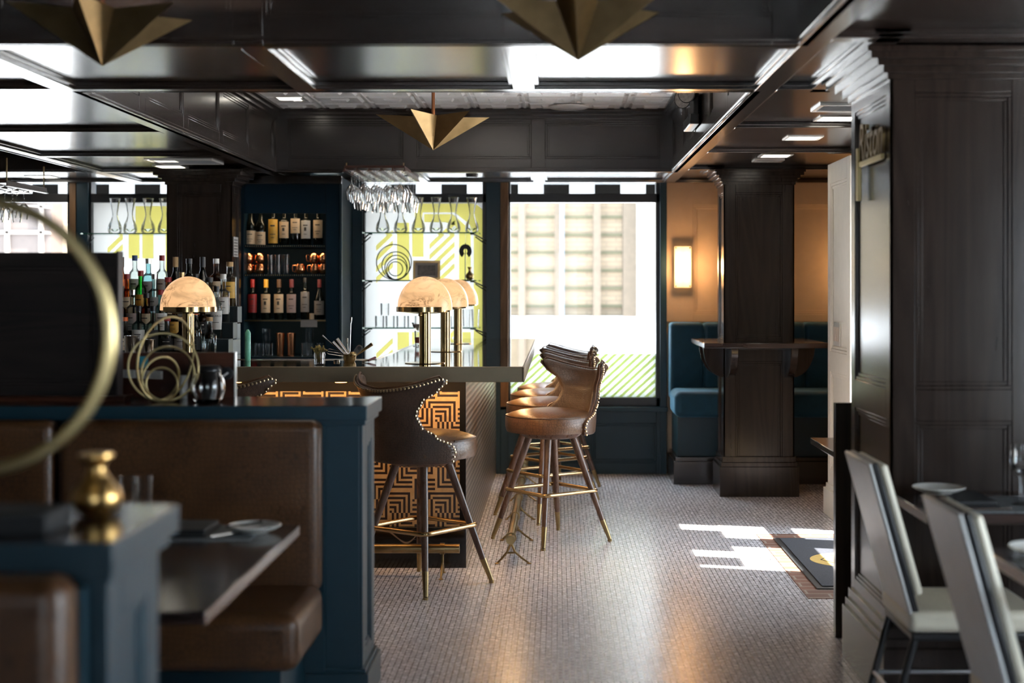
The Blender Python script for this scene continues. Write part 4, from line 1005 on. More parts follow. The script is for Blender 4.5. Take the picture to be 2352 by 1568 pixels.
# window shelves with glassware
def shelf_unit(name, label, x0, x1, zs, y0=11.05):
    t = thing(name, label, 'shelf', ((x0+x1)/2, 11.2, zs[0]))
    for z in zs:
        MB().box(x0+.04, x1-.04, y0, 11.34, z-.009, z).build('glass_shelf', plain('green_glass_edge', (.02, .09, .06), .1, noise=.1) if False else glass_g, t)
        MB().box(x0+.06, x1-.06, y0-.003, y0, z-.009, z).build('shelf_front_edge', plain('green_glass_edge', (.01, .09, .06), .15), t)
        for a, b in ((x0, x0+.085), (x1, x1-.085)): MB().tube([(a, 11.34, z-.055), (b, y0+.06, z-.012), (b+(b-a)*.3, y0+.06, z-.012)], .006, 6).tube([(a, 11.34, z-.085), (b-(b-a)*.1, y0+.2, z-.03)], .005, 6).build('shelf_bracket', black, t)
    return t
SB = [PZ(533, 11.05), PZ(643, 11.05), PZ(752, 11.05)]
shelf_unit('window_shelf', 'three glass shelves on brackets across the lime patterned window', BW[0], BW[1], SB)
SC = [PZ(535, 11.05)]
shelf_unit('window_shelf', 'glass shelf across the left patterned window holding carafes', CW[0], CW[1], SC)
def carafe(x, y, z, label, group):
    t = thing('carafe', label, 'carafe', (x, y, z), group)
    pr = [(.038, 0), (.051, .012), (.054, .035), (.047, .07), (.030, .105), (.021, .135), (.021, .16), (.029, .205), (.037, .245), (.043, .272), (.040, .272), (.018, .15), (.05, .035), (0, .012)]
    m = MB(); m.captop = False; m.lathe(pr, n=22); m.build('carafe_glass', glass, t, world=False)
    MB().tube([(.043*math.cos(a), .043*math.sin(a), .272) for a in [2*PI*i/20 for i in range(20)]], .002, 5, closed=True).build('carafe_rim', glass, t, world=False)
for i, px in enumerate((879, 920, 961, 1002, 1042, 1084)):
    carafe(PX(px, 11.17), 11.17, SB[0], 'waisted clear carafe, %s from the left above the lime patterned window' % ORD[i], 'carafes on the top window shelf')
for i, px in enumerate((264, 299, 340, 378)):
    carafe(PX(px, 11.17), 11.17, SC[0], 'waisted clear carafe, %s from the left on the left window shelf' % ORD[i], 'carafes on the left window shelf')
def ring(mb, c, r, U, V, tr, ph=0, n=40, ex=1.0):
    c, U, V = Vector(c), Vector(U).normalized(), Vector(V).normalized()
    mb.tube([c+U*r*math.cos(2*PI*i/n)+V*r*ex*math.sin(2*PI*i/n) for i in range(n)], tr, 7, closed=True)
cx, cz, Yr = PX(905, 11.17), SB[1], 11.17
t = thing('ring_ornament', 'dark wire ornament of nested rings on the middle window shelf', 'ornament', (cx, Yr, cz))
m = MB(); ring(m, (cx, Yr, cz+.141), .136, (1, 0, 0), Z_, .004); ring(m, (cx+.012, Yr+.02, cz+.113), .108, (1, .2, 0), Z_, .004); ring(m, (cx+.018, Yr-.02, cz+.099), .094, (1, -.3, 0), Z_, .004); ring(m, (cx+.012, Yr, cz+.088), .055, (1, .1, 0), Z_, .004); ring(m, (cx+.02, Yr+.01, cz+.085), .081, (1, .4, 0), Z_, .004)
m.build('rings', black, t)
xf = PX(980, 11.12)
t = thing('picture_frame', 'small framed dark photograph leaning on the middle window shelf', 'picture frame', (xf, 11.12, SB[1]))
Uf, Vf, Wf = Vector((1, .08, 0)).normalized(), Vector((0, .12, .99)).normalized(), None; Wf = Uf.cross(Vf)
m = MB(); O = (xf-.105, 11.10, SB[1]+.001)
m.pb(O, Uf, Vf, Wf, (0, .21), (0, .018), (0, .012)); m.pb(O, Uf, Vf, Wf, (0, .21), (.132, .15), (0, .012)); m.pb(O, Uf, Vf, Wf, (0, .018), (.018, .132), (0, .012)); m.pb(O, Uf, Vf, Wf, (.192, .21), (.018, .132), (0, .012))
m.build('frame', brass_old, t); MB().pb(O, Uf, Vf, Wf, (.018, .192), (.018, .132), (-.001, .003)).build('mount', LAB['grey'], t); MB().pb(O, Uf, Vf, Wf, (.036, .174), (.036, .114), (.003, .0045)).build('photograph', photo_m, t)
xh = PX(1069, 11.17)
t = thing('arch_ornament', 'black horseshoe shaped ornament on a thin stand on the middle shelf', 'ornament', (xh, 11.17, SB[1]))
pts = [(.048*math.cos(a), .045+.052*math.sin(a)) for a in [math.radians(d) for d in range(-60, 241, 12)]]
inn = [(.016*math.cos(a), .045+.02*math.sin(a)) for a in [math.radians(d) for d in range(200, -21, -20)]]
pts = pts+[(-.016, 0), (-.016, .03)]+inn+[(.016, .03), (.016, 0)]
# split in two halves so the outline stays simple
m = MB(); n = 30
for i in range(n):
    a0, a1 = math.radians(-58+296*i/n), math.radians(-58+296*(i+1)/n)
    P = [Vector((r*math.cos(a), 0, (1.12 if r > .03 else 1.3)*r*math.sin(a))) for a, r in ((a0, .049), (a1, .049), (a1, .015), (a0, .015))]
    k = len(m.v)
    for dy in (-.004, .004):
        for p in P: m.v.append(Vector((xh, 11.17+dy, SB[1]+.225))+p)
    m.face((k, k+1, k+2, k+3)); m.face((k+7, k+6, k+5, k+4)); m.face((k, k+4, k+5, k+1)); m.face((k+2, k+6, k+7, k+3))
m.build('horseshoe', black_m, t); MB().tube([(xh, 11.17, SB[1]+.20), (xh, 11.17, SB[1]+.24), (xh+.0, 11.17, SB[1]+.29)], .003).tube([(xh-.002, 11.17, SB[1]), (xh-.002, 11.17, SB[1]+.21)], .003).lathe([(0, 0), (.03, 0), (.03, .004), (0, .004)], (xh-.002, 11.17, SB[1])).build('stand', black, t)
xv = PX(1079, 11.12)
t = thing('bud_vase', 'small dark brass bud vase beside the horseshoe ornament', 'vase', (xv, 11.12, SB[1]))
MB().lathe([(.014, 0), (.028, .012), (.034, .03), (.030, .045), (.013, .062), (.010, .078), (.018, .102), (.014, .102), (.006, .078), (0, .07)], n=18).build('vase_body', brass_old, t, world=False)
for i, px in enumerate((872, 896, 921, 946, 1043)):
    tumbler(PX(px, 11.17), 11.17, SB[2], .037, .088, 'clear rocks glass, %s from the left on the lowest window shelf' % ORD[i], 'rocks glasses on the lowest window shelf', taper=.95)
tumbler(PX(884, 11.17), 11.17, SB[2]+.09, .035, .095, 'clear rocks glass stacked on top of the others on the lowest window shelf', 'rocks glasses on the lowest window shelf', taper=.95)
for i, px in enumerate((1071, 1092)):
    tumbler(PX(px, 11.15), 11.15, SB[2], .034, .14, 'tall clear highball glass, %s one at the right end of the lowest shelf' % ('left', 'right')[i], 'highball glasses at the right end of the lowest shelf', 'highball_glass', taper=.8)

# hanging glass racks
def wineglass(label, group, big=True):
    t = thing('wine_glass', label, 'glass', (0, 0, 0), group)
    k = 1.0 if big else .86
    pr = [(.036, 0), (.034, -.003), (.006, -.012), (.0038, -.03), (.0038, -.085), (.007, -.10), (.026, -.118), (.041, -.145), (.042, -.165), (.035, -.20), (.031, -.225), (.0295, -.225), (.034, -.198), (.040, -.165), (.039, -.147), (.024, -.122), (0, -.108)]
    m = MB(); m.captop = False; m.lathe([(a, b*k) for a, b in pr], n=16); m.build('glass_body', glass, t, world=False); return t
def rack(name, label, x0, x1, y0, y1, z, nxx, nyy, where, hang=0.0):
    t = thing(name, label, 'rack', ((x0+x1)/2, (y0+y1)/2, z))
    MB().box(x0, x1, y0, y1, z+.018, z+.035).build('rack_board', wood_red, t, .002)
    m = MB(); dx = (x1-x0)/nxx
    for i in range(nxx+1): m.box(x0+i*dx-.014, x0+i*dx+.014, y0, y1, z-.004, z); m.box(x0+i*dx-.003, x0+i*dx+.003, y0, y1, z, z+.018)
    m.build('rack_rail', wood_red, t, .001)
    m = MB()
    for a in (x0+.01, x1-.01):
        for b in (y0+.03, y1-.03): m.cyl((a, b, z+.035), (a, b, ZP), .005, n=8)
    m.build('hanger_rod', brass_old, t)
    first = None
    for j in range(nyy):
        for i in range(nxx):
            if (i*5+j*3) % 11 == 7 and j > 1: continue
            lab = 'clear wine glass hanging from the %s, %s row back, %s from the left' % (where, ORD[j], ORD[i])
            if first is None: g_ = first = wineglass(lab, 'wine glasses hanging from the '+where)
            else: g_ = clone(first); g_['label'] = lab
            sc_ = random.choice((.93, .93, .9)) if j < 3 else random.choice((.95, 1.08, .86))
            g_.location = (x0+(i+.5)*dx+random.uniform(-.006, .006), y0+.05+j*(y1-y0-.1)/(nyy-1), z+.002); g_.scale = (sc_, sc_, sc_)
    return t
rack('glass_rack', 'wooden hanging rack of upside-down wine glasses under the ceiling by the window', PX(792, 9.9), -1.05, 9.88, 10.88, 2.275, 5, 8, 'right rack')
rack('glass_rack', 'second hanging glass rack at the far left edge above the bar', -4.28, PX(66, 9.9), 9.5, 10.25, 2.145, 5, 4, 'left rack')

# things on the bar top
xj = PX(734, 7.42)
t = thing('herb_glass', 'small cut glass of dried yellow herbs on the bar front', 'glass', (xj, 7.42, BH))
m = MB(); m.captop = False; m.lathe([(.026, 0), (.029, .01), (.027, .03), (.030, .05), (.027, .066), (.025, .066), (.024, .008), (0, .008)], n=12); m.build('glass_body', glass, t, world=False)
m = MB(); rr = random.Random(3)
for k in range(46):
    a, r_ = rr.uniform(0, 2*PI), rr.uniform(0, .033); tip = Vector((r_*1.35*math.cos(a)-.004, r_*math.sin(a), .078+rr.uniform(-.014, .022)))
    m.tube([(r_*.3*math.cos(a), r_*.3*math.sin(a), .012), tip*.6+Vector((0, 0, .012)), tip], .0011, 4); m.ball(tip, rr.uniform(.003, .006), 6, 4)
m.build('herb_sprigs', herb, t, world=False)
YT = 7.74; xt = PX(803, YT)
t = thing('tool_holder', 'low metal caddy on the bar bristling with steel bar tools', 'caddy', (xt, YT, BH))
MB().lathe([(.028, 0), (.034, .012), (.036, .042), (.033, .042), (.028, .006), (0, .006)], n=20).build('caddy_bowl', brass_old, t, world=False)
def tool(name, label, p0, p1, fn):
    o = thing(name, label, 'bar tool', (xt, YT, BH), 'bar tools standing in the caddy')
    fn(o, Vector(p0), Vector(p1)); return o
def px_(cx, cy): return Vector((PX(700+cx*.0829, YT)-xt, 0, PZ(720+cy*.0829, YT)-BH))
base = Vector((0, 0, .012))
def spoon(o, a, b):
    d = (b-a).normalized(); m = MB(); m.cyl(a, b-d*.02, .0022, .0026, 8); m.build('spoon_shaft', steel, o, world=False); MB().cyl(b-d*.03, b, .004, .0065, 12).build('end_weight', steel, o, world=False)
def muddler(o, a, b):
    d = (b-a).normalized(); MB().cyl(a, b, .0065, .0095, 14).build('muddler_body', steel, o, world=False)
tool('bar_spoon', 'tallest twisted steel bar spoon standing upright in the caddy', base, px_(1285, 100), spoon)
tool('bar_spoon', 'short twisted steel spoon standing just left of the tallest one', base+Vector((-.004, .01, 0)), px_(1170, 680), spoon)
tool('bar_spoon', 'thin steel spoon leaning far left out of the caddy', base+Vector((.01, -.01, 0)), px_(500, 610)+Vector((0, -.02, 0)), spoon)
tool('muddler', 'steel muddler leaning left in the caddy, upper of the two', base+Vector((.012, 0, 0)), px_(890, 695), muddler)
tool('muddler', 'steel muddler leaning left in the caddy, lower of the two', base+Vector((.0, -.012, 0)), px_(790, 780)+Vector((0, -.02, 0)), muddler)
tool('muddler', 'dark brass handled tool leaning right out of the caddy', base+Vector((0, .008, 0)), px_(1870, 840), lambda o, a, b: MB().cyl(a, b, .004, .0095, 14).build('tool_handle', brass_old, o, world=False))
def loops(o, a, b):
    m = MB(); U = (b-a).normalized()
    for s_, dy in ((.0, .0), (.013, .008)):
        p = [a+Vector((0, dy, s_)), b+Vector((.01, dy, s_+.006)), b+Vector((-.004, dy, s_)), b+Vector((.006, dy, s_-.008)), a+Vector((0, dy, s_-.006))]; m.tube(p, .0014, 6)
    m.build('tong_arms', steel, o, world=False)
tool('ice_tongs', 'wire steel tongs lying low to the left of the caddy', base+Vector((0, -.015, .02)), px_(650, 1070)+Vector((0, -.03, 0)), loops)
def opener(o, a, b):
    U = (b-a).normalized(); V = Vector((0, 1, 0)); W = U.cross(V); m = MB(); L_ = (b-a).length; n = 24; R = .0165; pts = []
    outer = [(0, -.011), (L_-R, -R)]+[(L_-R+R*math.sin(t_), -R*math.cos(t_)) for t_ in [PI*i/10 for i in range(1, 10)]]+[(L_-R, R), (0, .011)]
    m.poly(outer, a, U, W, V, .002); m.build('opener_blade', steel, o, world=False); c = a+U*(L_-R-.001)
    MB().cyl(c-V*.001, c+V*.003, .0105, n=18).build('opener_hole', black, o, world=False)
tool('bottle_opener', 'flat steel bottle opener with a round hole, right side of the caddy', base+Vector((.01, -.02, .01)), px_(1580, 880)+Vector((0, -.02, 0)), opener)
tool('strainer', 'small dark cup strainer hanging over the rim of the caddy', base, px_(1350, 1200), lambda o, a, b: MB().ball(Vector((b.x, -.036, .040)), .02, 14, 8, .8).build('strainer_cup', brass_old, o, world=False))
tag(MB().lathe([(.014, 0), (.016, .006), (.016, .155), (.006, .172), (0, .172)], (PX(569, 7.8), 7.8, BH), n=16).build('slim_bottle', plain('mint_green_glass', (.20, .62, .42), .12, noise=.3)), 'slim mint green bottle standing at the left end of the visible bar top', 'bottle')
xk = PX(773, 7.72)
t = tag(MB().lathe([(.018, 0), (.015, .011), (0, .011)], (xk, 7.72, BH), n=16).build('metal_cap', steel), 'small metal cap lying left of the tool caddy', 'cap')
t = thing('peeler', 'red handled peeler lying right of the tool caddy', 'peeler', (PX(850, 7.7), 7.7, BH))
MB().cyl((PX(846, 7.7), 7.7, BH+.008), (PX(862, 7.75), 7.75, BH+.022), .0065, n=10).build('handle', COL['burgundy'], t); MB().cyl((PX(832, 7.7), 7.7, BH+.004), (PX(846, 7.7), 7.7, BH+.008), .0035, n=8).build('blade', steel, t)
t = thing('coupe_glass', 'stemmed cocktail glass with pale drink behind the nearest dome lamp', 'glass', (-.955, 9.80, BH))
m = MB(); m.captop = False; m.lathe([(.030, 0), (.028, .003), (.004, .01), (.0035, .09), (.006, .10), (.030, .135), (.039, .162), (.0375, .162), (.028, .134), (0, .104)], n=20); m.build('glass_body', glass, t, world=False)
MB().lathe([(0, .106), (.0265, .134), (.034, .152), (0, .152)], n=18).build('drink', plain('pale_drink', (.5, .46, .36), .2), t, world=False)
t = thing('wine_glass', 'glass of red drink on the bar beside the stemmed cocktail glass', 'glass', (-.925, 9.62, BH))
m = MB(); m.captop = False; m.lathe([(.028, 0), (.033, .11), (.031, .11), (.026, .006), (0, .006)], n=20); m.build('glass_body', glass, t, world=False)
MB().lathe([(0, .03), (.0275, .03), (.030, .068), (0, .068)], n=18).build('drink', plain('red_drink', (.45, .05, .02), .15), t, world=False)

# ================================================================== HALF WALLS AND BOOTHS
def half_wall(name, label, y0, y1, xe, xl, place):
    t = thing(name, label, 'half wall', (xe-.5, (y0+y1)/2, 0), 'teal half walls between the booths')
    m = MB(); m.box(xl, xe-.012, y0, y1, 0, 1.003)
    frame(m, (xe-.012, y0, 0), Y_, Z_, X_, y1-y0, 1.003, [(.075, y1-y0-.075)], [(.17, .915)], .012, .012)
    m.build('panelled_body', teal, t, .002)
    m = MB(); m.box(xl, xe+.022, y0-.02, y1+.02, 0, .115); m.box(xl, xe+.012, y0-.01, y1+.01, .115, .13); m.build('skirting', teal, t, .002)
    m = MB(); m.box(xl, xe+.012, y0-.02, y1+.035, .985, 1.003); m.box(xl, xe+.02, y0-.04, y1+.07, 1.003, 1.0545); m.build('cap_board', teal, t, .003)
    MB().box(xl, xe+.0195, y0-.0395, y1+.0695, 1.0535, 1.0555).build('cap_top', table_wood, t)
    return t
half_wall('half_wall', 'teal panelled half wall behind the brown leather booth, nearer the bar', 5.05, 5.37, -.684, -4.6, 'mid')
half_wall('half_wall', 'out-of-focus teal half wall in the near left corner, carrying the gold vase', 2.36, 2.66, -.738, -3.0, 'near')
def bench(label, yb, xr, n, w=.90):
    t = thing('booth_bench', label, 'bench', (xr-.9, yb-.3, 0), 'brown croc leather booth benches')
    for k in range(n):
        x1 = xr-k*(w+.012); x0 = x1-w
        MB().box(x0, x1, yb-.145, yb-.045, .42, 1.012).build('back_cushion', croc, t, .035, seg=5)
        MB().box(x0, x1+(.012 if k == 0 else 0), yb-.62, yb-.12, .275, .455).build('seat_cushion', croc, t, .045, seg=5)
    MB().box(xr-n*(w+.012), xr, yb-.045, yb-.022, .13, .98).build('back_board', teal, t)
    MB().box(xr-n*(w+.012), xr-.07, yb-.46, yb-.022, 0, .28).build('bench_base', teal, t, .003)
    return t
bench('brown croc leather booth bench against the teal half wall, facing the camera', 5.05, -.812, 3)
bench('blurred brown leather booth bench at the lower left edge of the picture', 2.36, -.765, 2)
# booth table and place setting
t = thing('booth_table', 'dark polished wooden booth table in front of the brown leather bench', 'table', (-1.35, 3.77, 0))
MB().box(-1.95, -.779, 3.18, 4.345, .719, .75).build('tabletop', table_wood, t, .002)
MB().cyl((-1.5, 3.77, .03), (-1.5, 3.77, .719), .04, n=20).build('pedestal', black, t); MB().box(-1.75, -1.25, 3.72, 3.82, 0, .03).box(-1.55, -1.45, 3.5, 4.04, 0, .03).build('pedestal_foot', black, t, .005)
tag(MB().box(-1.30, -.872, 4.06, 4.325, .7502, .7525).build('placemat', grey_mat), 'grey woven placemat under the plate on the booth table', 'placemat')
def plate(x, y, z, r, label):
    return tag(MB().lathe([(r*.5, 0), (r*.55, .004), (r*.8, .010), (r, .020), (r*.98, .0225), (r*.78, .014), (r*.55, .008), (0, .008)], (x, y, z), n=36).build('plate', china), label, 'plate', 'small white side plates')
plate(-.885, 4.20, .7525, .078, 'small white plate at the far corner of the booth table')
def napkin(x0, x1, y0, y1, z, label):
    return tag(MB().box(x0, x1, y0, y1, z, z+.008).box(x0+.012, x1-.01, y0+.01, y1-.006, z+.008, z+.022).build('napkin', black_m, None, .005, seg=3), label, 'napkin', 'folded black napkins')
napkin(-1.16, -1.0, 4.10, 4.30, .7525, 'folded black napkin on the placemat of the booth table')
def fork(x, y, z, ang, label, L_=.19):
    t = thing('fork', label, 'fork', (x, y, z), rotz=ang)
    m = MB(); m.tube([(0, 0, .004), (.06, 0, .006), (.12, 0, .010), (.14, 0, .008)], [.004, .0035, .002, .003], 8)
    for k in (-1.5, -.5, .5, 1.5): m.tube([(.138, k*.003, .008), (.15, k*.0045, .006), (.19, k*.0045, .014)], .0014, 5)
    m.build('fork_body', steel, t, world=False); return t
fork(-.99, 4.10, .7525, math.radians(38), 'steel fork resting between the napkin and plate on the booth table')
t = thing('knife', 'butter knife laid across the small plate on the booth table', 'knife', (-.93, 4.17, .777), rotz=math.radians(25))
MB().tube([(-.03, 0, -.002), (.03, 0, .0), (.075, .0, .004)], [.004, .004, .006], 8).build('knife_body', steel, t, world=False)
for i, px in enumerate((293, 332)):
    tumbler(PX(px, 4.22), 4.22, .75, .024, .165, 'clear drinking glass on the booth table, %s of the pair' % ('left', 'right')[i], 'drinking glasses on the booth table', 'drinking_glass')
# near cap: vase, ring sculpture
t = thing('bud_vase', 'blurred gold bud vase on the nearest teal half wall', 'vase', (PX(222, 2.59), 2.59, 1.0555))
MB().lathe([(.022, 0), (.036, .010), (.0455, .030), (.042, .045), (.026, .065), (.016, .080), (.0155, .092), (.022, .100), (.031, .107), (.031, .112), (.020, .111), (.012, .095), (0, .09)], n=32).build('vase_body', plain('satin_gold', (.80, .50, .18), .28, 1.0, noise=.05), t, world=False)
t = thing('ring_sculpture', 'large blurred brass ring sculpture on a black plinth at the near left edge', 'sculpture', (-.992, 2.44, 1.0555))
MB().box(-1.22, -.845, 2.375, 2.505, 1.0556, 1.091).build('plinth', black_m, t, .004)
m = MB(); ring(m, (-.992, 2.45, 1.385), .229, (1, 0, 0), Z_, .0115, n=72); m.build('ring', gold_pale, t)
MB().cyl((-.992, 2.45, 1.09), (-.992, 2.45, 1.158), .008).build('stem', gold_pale, t)
divider_m = wood('divider_wood', (0.008, 0.006, 0.006), (0.022, 0.015, 0.013), 'X', 0.5, 0.3, 0.05)
# mid cap: wooden divider, loops, votive, service board
t = thing('divider_screen', 'dark wooden framed divider board standing on the teal half wall', 'divider', (-2.4, 5.245, 1.0555))
m = MB(); m.box(-3.5, -1.60, 5.225, 5.265, 1.075, 1.595); frame(m, (-3.5, 5.225, 1.075), X_, Z_, nY, 1.9, .52, [(.05, 1.83)], [(.04, .47)], .012, .012)
m.build('panel', divider_m, t, .002)
MB().box(-1.60, -1.592, 5.21, 5.27, 1.075, 1.60).build('edge_strip', plain('dull_edge', (.03, .02, .018), .6), t, .002)
MB().box(-3.5, -1.565, 5.19, 5.30, 1.0556, 1.075).build('base_rail', wood_red, t, .003)
Yl = 5.165
def pl(cx, cy): return Vector((PX(260+cx*.268, Yl), Yl, PZ(540+cy*.268, Yl)))
t = thing('loop_ornament', 'tangled gold wire loop ornament on the teal half wall', 'ornament', (PX(375, Yl), Yl, 1.0555))
m = MB()
zc = 1.0556+.0045
for (cx, r, az, tilt, dx) in ((430, .122, 12, 0, 0), (452, .152, 66, 9, 0), (470, .098, 35, -6, .0), (405, .080, 52, 12, .0), (418, .060, 38, -14, .01)):
    a = math.radians(az); U = Vector((math.cos(a), math.sin(a), 0)); ti = math.radians(tilt); n_ = U.cross(Vector(Z_)); V = Vector((0, 0, 1))*math.cos(ti)+U*math.sin(ti)*.0
    V = (Matrix.Rotation(ti, 3, 'Y') @ Vector(Z_)); U = (U-V*U.dot(V)).normalized()
    c = pl(cx, 0); c.y = Yl; c.z = zc+r*1.0; ring(m, c, r, U, V, .0042, n=56)
m.build('wire_loops', gold_pale, t)
t = thing('votive_glass', 'round clear glass votive bowl beside the gold loop ornament', 'glass', (PX(477, 5.14), 5.14, 1.0555))
m = MB(); m.captop = False; m.lathe([(.036, 0), (.050, .012), (.061, .04), (.0625, .06), (.056, .088), (.043, .108), (.040, .108), (.053, .087), (.059, .06), (.057, .04), (.045, .016), (0, .010)], n=32); m.build('glass_body', glass_s, t, world=False)
t = thing('service_board', 'low reddish wooden service board with black knob behind the gold loops', 'board', (-1.45, 5.4, 1.0555))
MB().box(-1.70, -1.214, 5.40, 5.418, 1.0556, 1.224).build('board_panel', wood_red, t, .001)
MB().box(-1.214, -1.2085, 5.395, 5.42, 1.0556, 1.226).build('end_plate', china, t, .001)
xk2 = PX(521, 5.39)
MB().cyl((xk2, 5.40, 1.147), (xk2, 5.378, 1.147), .024, n=24).build('knob', black, t); MB().cyl((xk2-.012, 5.376, 1.135), (xk2+.008, 5.376, 1.15), .004, n=8).build('lever', china, t)
t = thing('canister', 'black rounded canister behind the votive glass', 'canister', (PX(482, 5.32), 5.32, 1.0555))
MB().lathe([(.034, 0), (.036, .09), (.044, .10), (.044, .112), (.036, .124), (0, .127)], n=28).build('canister_body', black, t, world=False)
tag(MB().lathe([(.015, 0), (.021, .083), (.0215, .085), (.019, .084), (.013, .004), (0, .004)], (PX(423, 5.36), 5.36, 1.0555), n=24).build('paper_cup', china), 'slim white cup standing behind the gold wire loops', 'cup')
t = thing('note_strip', 'white printed paper strip fixed along the reddish service board', 'note', (-1.6, 5.398, 1.13))
MB().pb((PX(283, 5.398), 5.3985, PZ(867, 5.398)), Vector((1, 0, -.04)), Y_, Z_, (0, .148), (0, .0014), (0, .030)).build('strip', paper, t)
m = MB()
for a in (0, .05, .10):
    for r in range(4): m.pb((PX(285, 5.398)+a, 5.398, PZ(866, 5.398)-a*.04), Vector((1, 0, -.04)), Y_, Z_, (0, .036), (0, .0005), (.003+r*.0065, .0055+r*.0065))
m.build('print_lines', ink, t)
tag(MB().box(PX(321, 5.398), PX(340, 5.398), 5.3965, 5.3985, PZ(845, 5.398), PZ(818, 5.398)).build('sticky_note', plain('sticky_blue', (.02, .27, .36), .6)), 'small blue sticky note on the reddish service board', 'note')
tag(MB().box(PX(305, 5.15), PX(346, 5.15), 5.12, 5.17, 1.0556, 1.074).build('acrylic_block', thin_glass('acrylic', (.9, .9, .9), (.5, .5, .52))), 'clear flat acrylic block left of the gold loops', 'block')

# ================================================================== PENDANT STARS
def star(px, Y, phi, label):
    x = PX(px, Y); z0 = 2.176
    t = thing('star_pendant', label, 'pendant lamp', (x, Y, z0), 'folded brass star pendants')
    m = MB(); R, r, h = .295, .128, .177
    m.v = [Vector((0, 0, 0)), Vector((0, 0, .065))]
    for k in range(12):
        a = math.radians(phi)+k*PI/6; q = R if k % 2 == 0 else r; m.v.append(Vector((q*math.sin(a), -q*math.cos(a), h if k % 2 == 0 else h-.012)))
    for k in range(12):
        a, b = 2+k, 2+(k+1) % 12; m.face((0, a, b)[::-1]); m.face((1, b, a)[::-1])
    m.build('folded_star', brass_old, t, world=False)
    MB().cyl((0, 0, .06), (0, 0, ZT-z0-.01), .009, n=14).build('rod', copper, t, world=False)
    l = bpy.data.lights.new('pendant_bulb', 'POINT'); l.energy = 26 if Y > 6 else 6; l.color = (1, .92, .82); l.shadow_soft_size = .02
    lo = bpy.data.objects.new('pendant_bulb', l); C.objects.link(lo); lo.parent = t; lo.location = (.03, 0, .105)
    MB().cyl((0, 0, ZT-z0-.03), (0, 0, ZT-z0), .05, n=24).build('canopy', brass_old, t, world=False)
star(235, 4.60, 3, 'folded brass star pendant at the upper left of the near ceiling bay')
star(1328, 4.49, -3, 'folded brass star pendant hanging above the aisle at top centre')
star(995, 7.40, -17, 'smaller looking folded brass star pendant hanging under the white tin ceiling')

# ================================================================== CEILING FITTINGS
def clight(x, y, z, label, on=True, s=.085):
    t = thing('ceiling_light', label, 'ceiling light', (x, y, z), 'square recessed ceiling lights')
    m = MB()
    for a, b, c, d in ((-s-.018, s+.018, -s-.018, -s), (-s-.018, s+.018, s, s+.018), (-s-.018, -s, -s, s), (s, s+.018, -s, s)): m.box(a, b, c, d, -.006, 0)
    m.build('trim_ring', china, t, world=False); MB().box(-s, s, -s, s, -.003, 0).build('light_lens', light_m, t, world=False)
def cvent(x, y, z, label, sx=.13, sy=.13):
    t = thing('ceiling_vent', label, 'vent', (x, y, z), 'ceiling vents')
    m = MB(); m.box(-sx, sx, -sy, -sy+.02, -.01, 0); m.box(-sx, sx, sy-.02, sy, -.01, 0); m.box(-sx, -sx+.02, -sy+.02, sy-.02, -.01, 0); m.box(sx-.02, sx, -sy+.02, sy-.02, -.01, 0); m.build('vent_frame', china, t, world=False)
    m = MB(); k = -sy+.035
    while k < sy-.03: m.pb((0, k, -.008), X_, (0, .9, .4), Z_, (-sx+.02, sx-.02), (0, .014), (0, .002)); k += .022
    m.build('louvre', plain('vent_grey', (.35, .35, .35), .5), t, world=False)
clight(-1.80, 9.72, ZT, 'square light recessed in the white tin ceiling')
for x, y, l in ((1.42, 7.30, 'square ceiling light beside the near column top'), (1.41, 8.25, 'square ceiling light in the middle of the right ceiling strip'), (1.42, 9.35, 'square ceiling light before the far column on the right'),
                (-2.66, 9.70, 'square ceiling light left of the big ceiling grilles'), (-2.74, 10.18, 'square ceiling light just in front of the dark bar column'), (-2.77, 11.06, 'square ceiling light above the dark bar column'),
                (-3.98, 11.1, 'square ceiling light at the far left by the window'), (-1.78, 11.06, 'square ceiling light beside the hanging glass rack')):
    clight(x, y, ZP, l)
cvent(1.36, 6.85, ZP, 'white ceiling vent partly hidden by the near column'); cvent(1.42, 9.68, ZP, 'white ceiling vent before the far column', .10, .08)
cvent(-2.52, 9.78, ZP, 'large square ceiling grille above the bar', .21, .17)
tag(MB().lathe([(0, -.018), (.045, -.018), (.05, 0), (0, 0)], (-.65, 10.95, ZP), n=24).build('smoke_detector', frame_dark), 'small dark round detector on the ceiling by the patterned window', 'detector')
tag(MB().lathe([(0, -.02), (.13, -.02), (.14, -.012), (.14, -.006), (0, -.006)], (.08, 10.10, ZT), n=32).build('ceiling_speaker', tin_m), 'flat round white speaker cover on the tin ceiling', 'speaker')
t = thing('emergency_light', 'black twin-head emergency light on the side of the ceiling bay', 'emergency light', (.80, 8.5, 2.5))
MB().box(.765, .822, 8.30, 8.72, 2.415, 2.475).box(.79, .822, 8.34, 8.68, 2.475, 2.60).build('housing', black, t, .006)
for yy, n_ in ((8.36, 0), (8.62, 1)):
    c = Vector((.775, yy, 2.60)); d = Vector((-.55, -.75, -.1)).normalized()
    h = MB().cyl(c+d*-.02, c+d*.045, .045, .058, 24).build('lamp_head', black, t); MB().cyl(c+d*.045, c+d*.048, .052, n=24).build('reflector', plain('reflector_grey', (.35, .33, .31), .4, noise=.3, nscale=60), h)

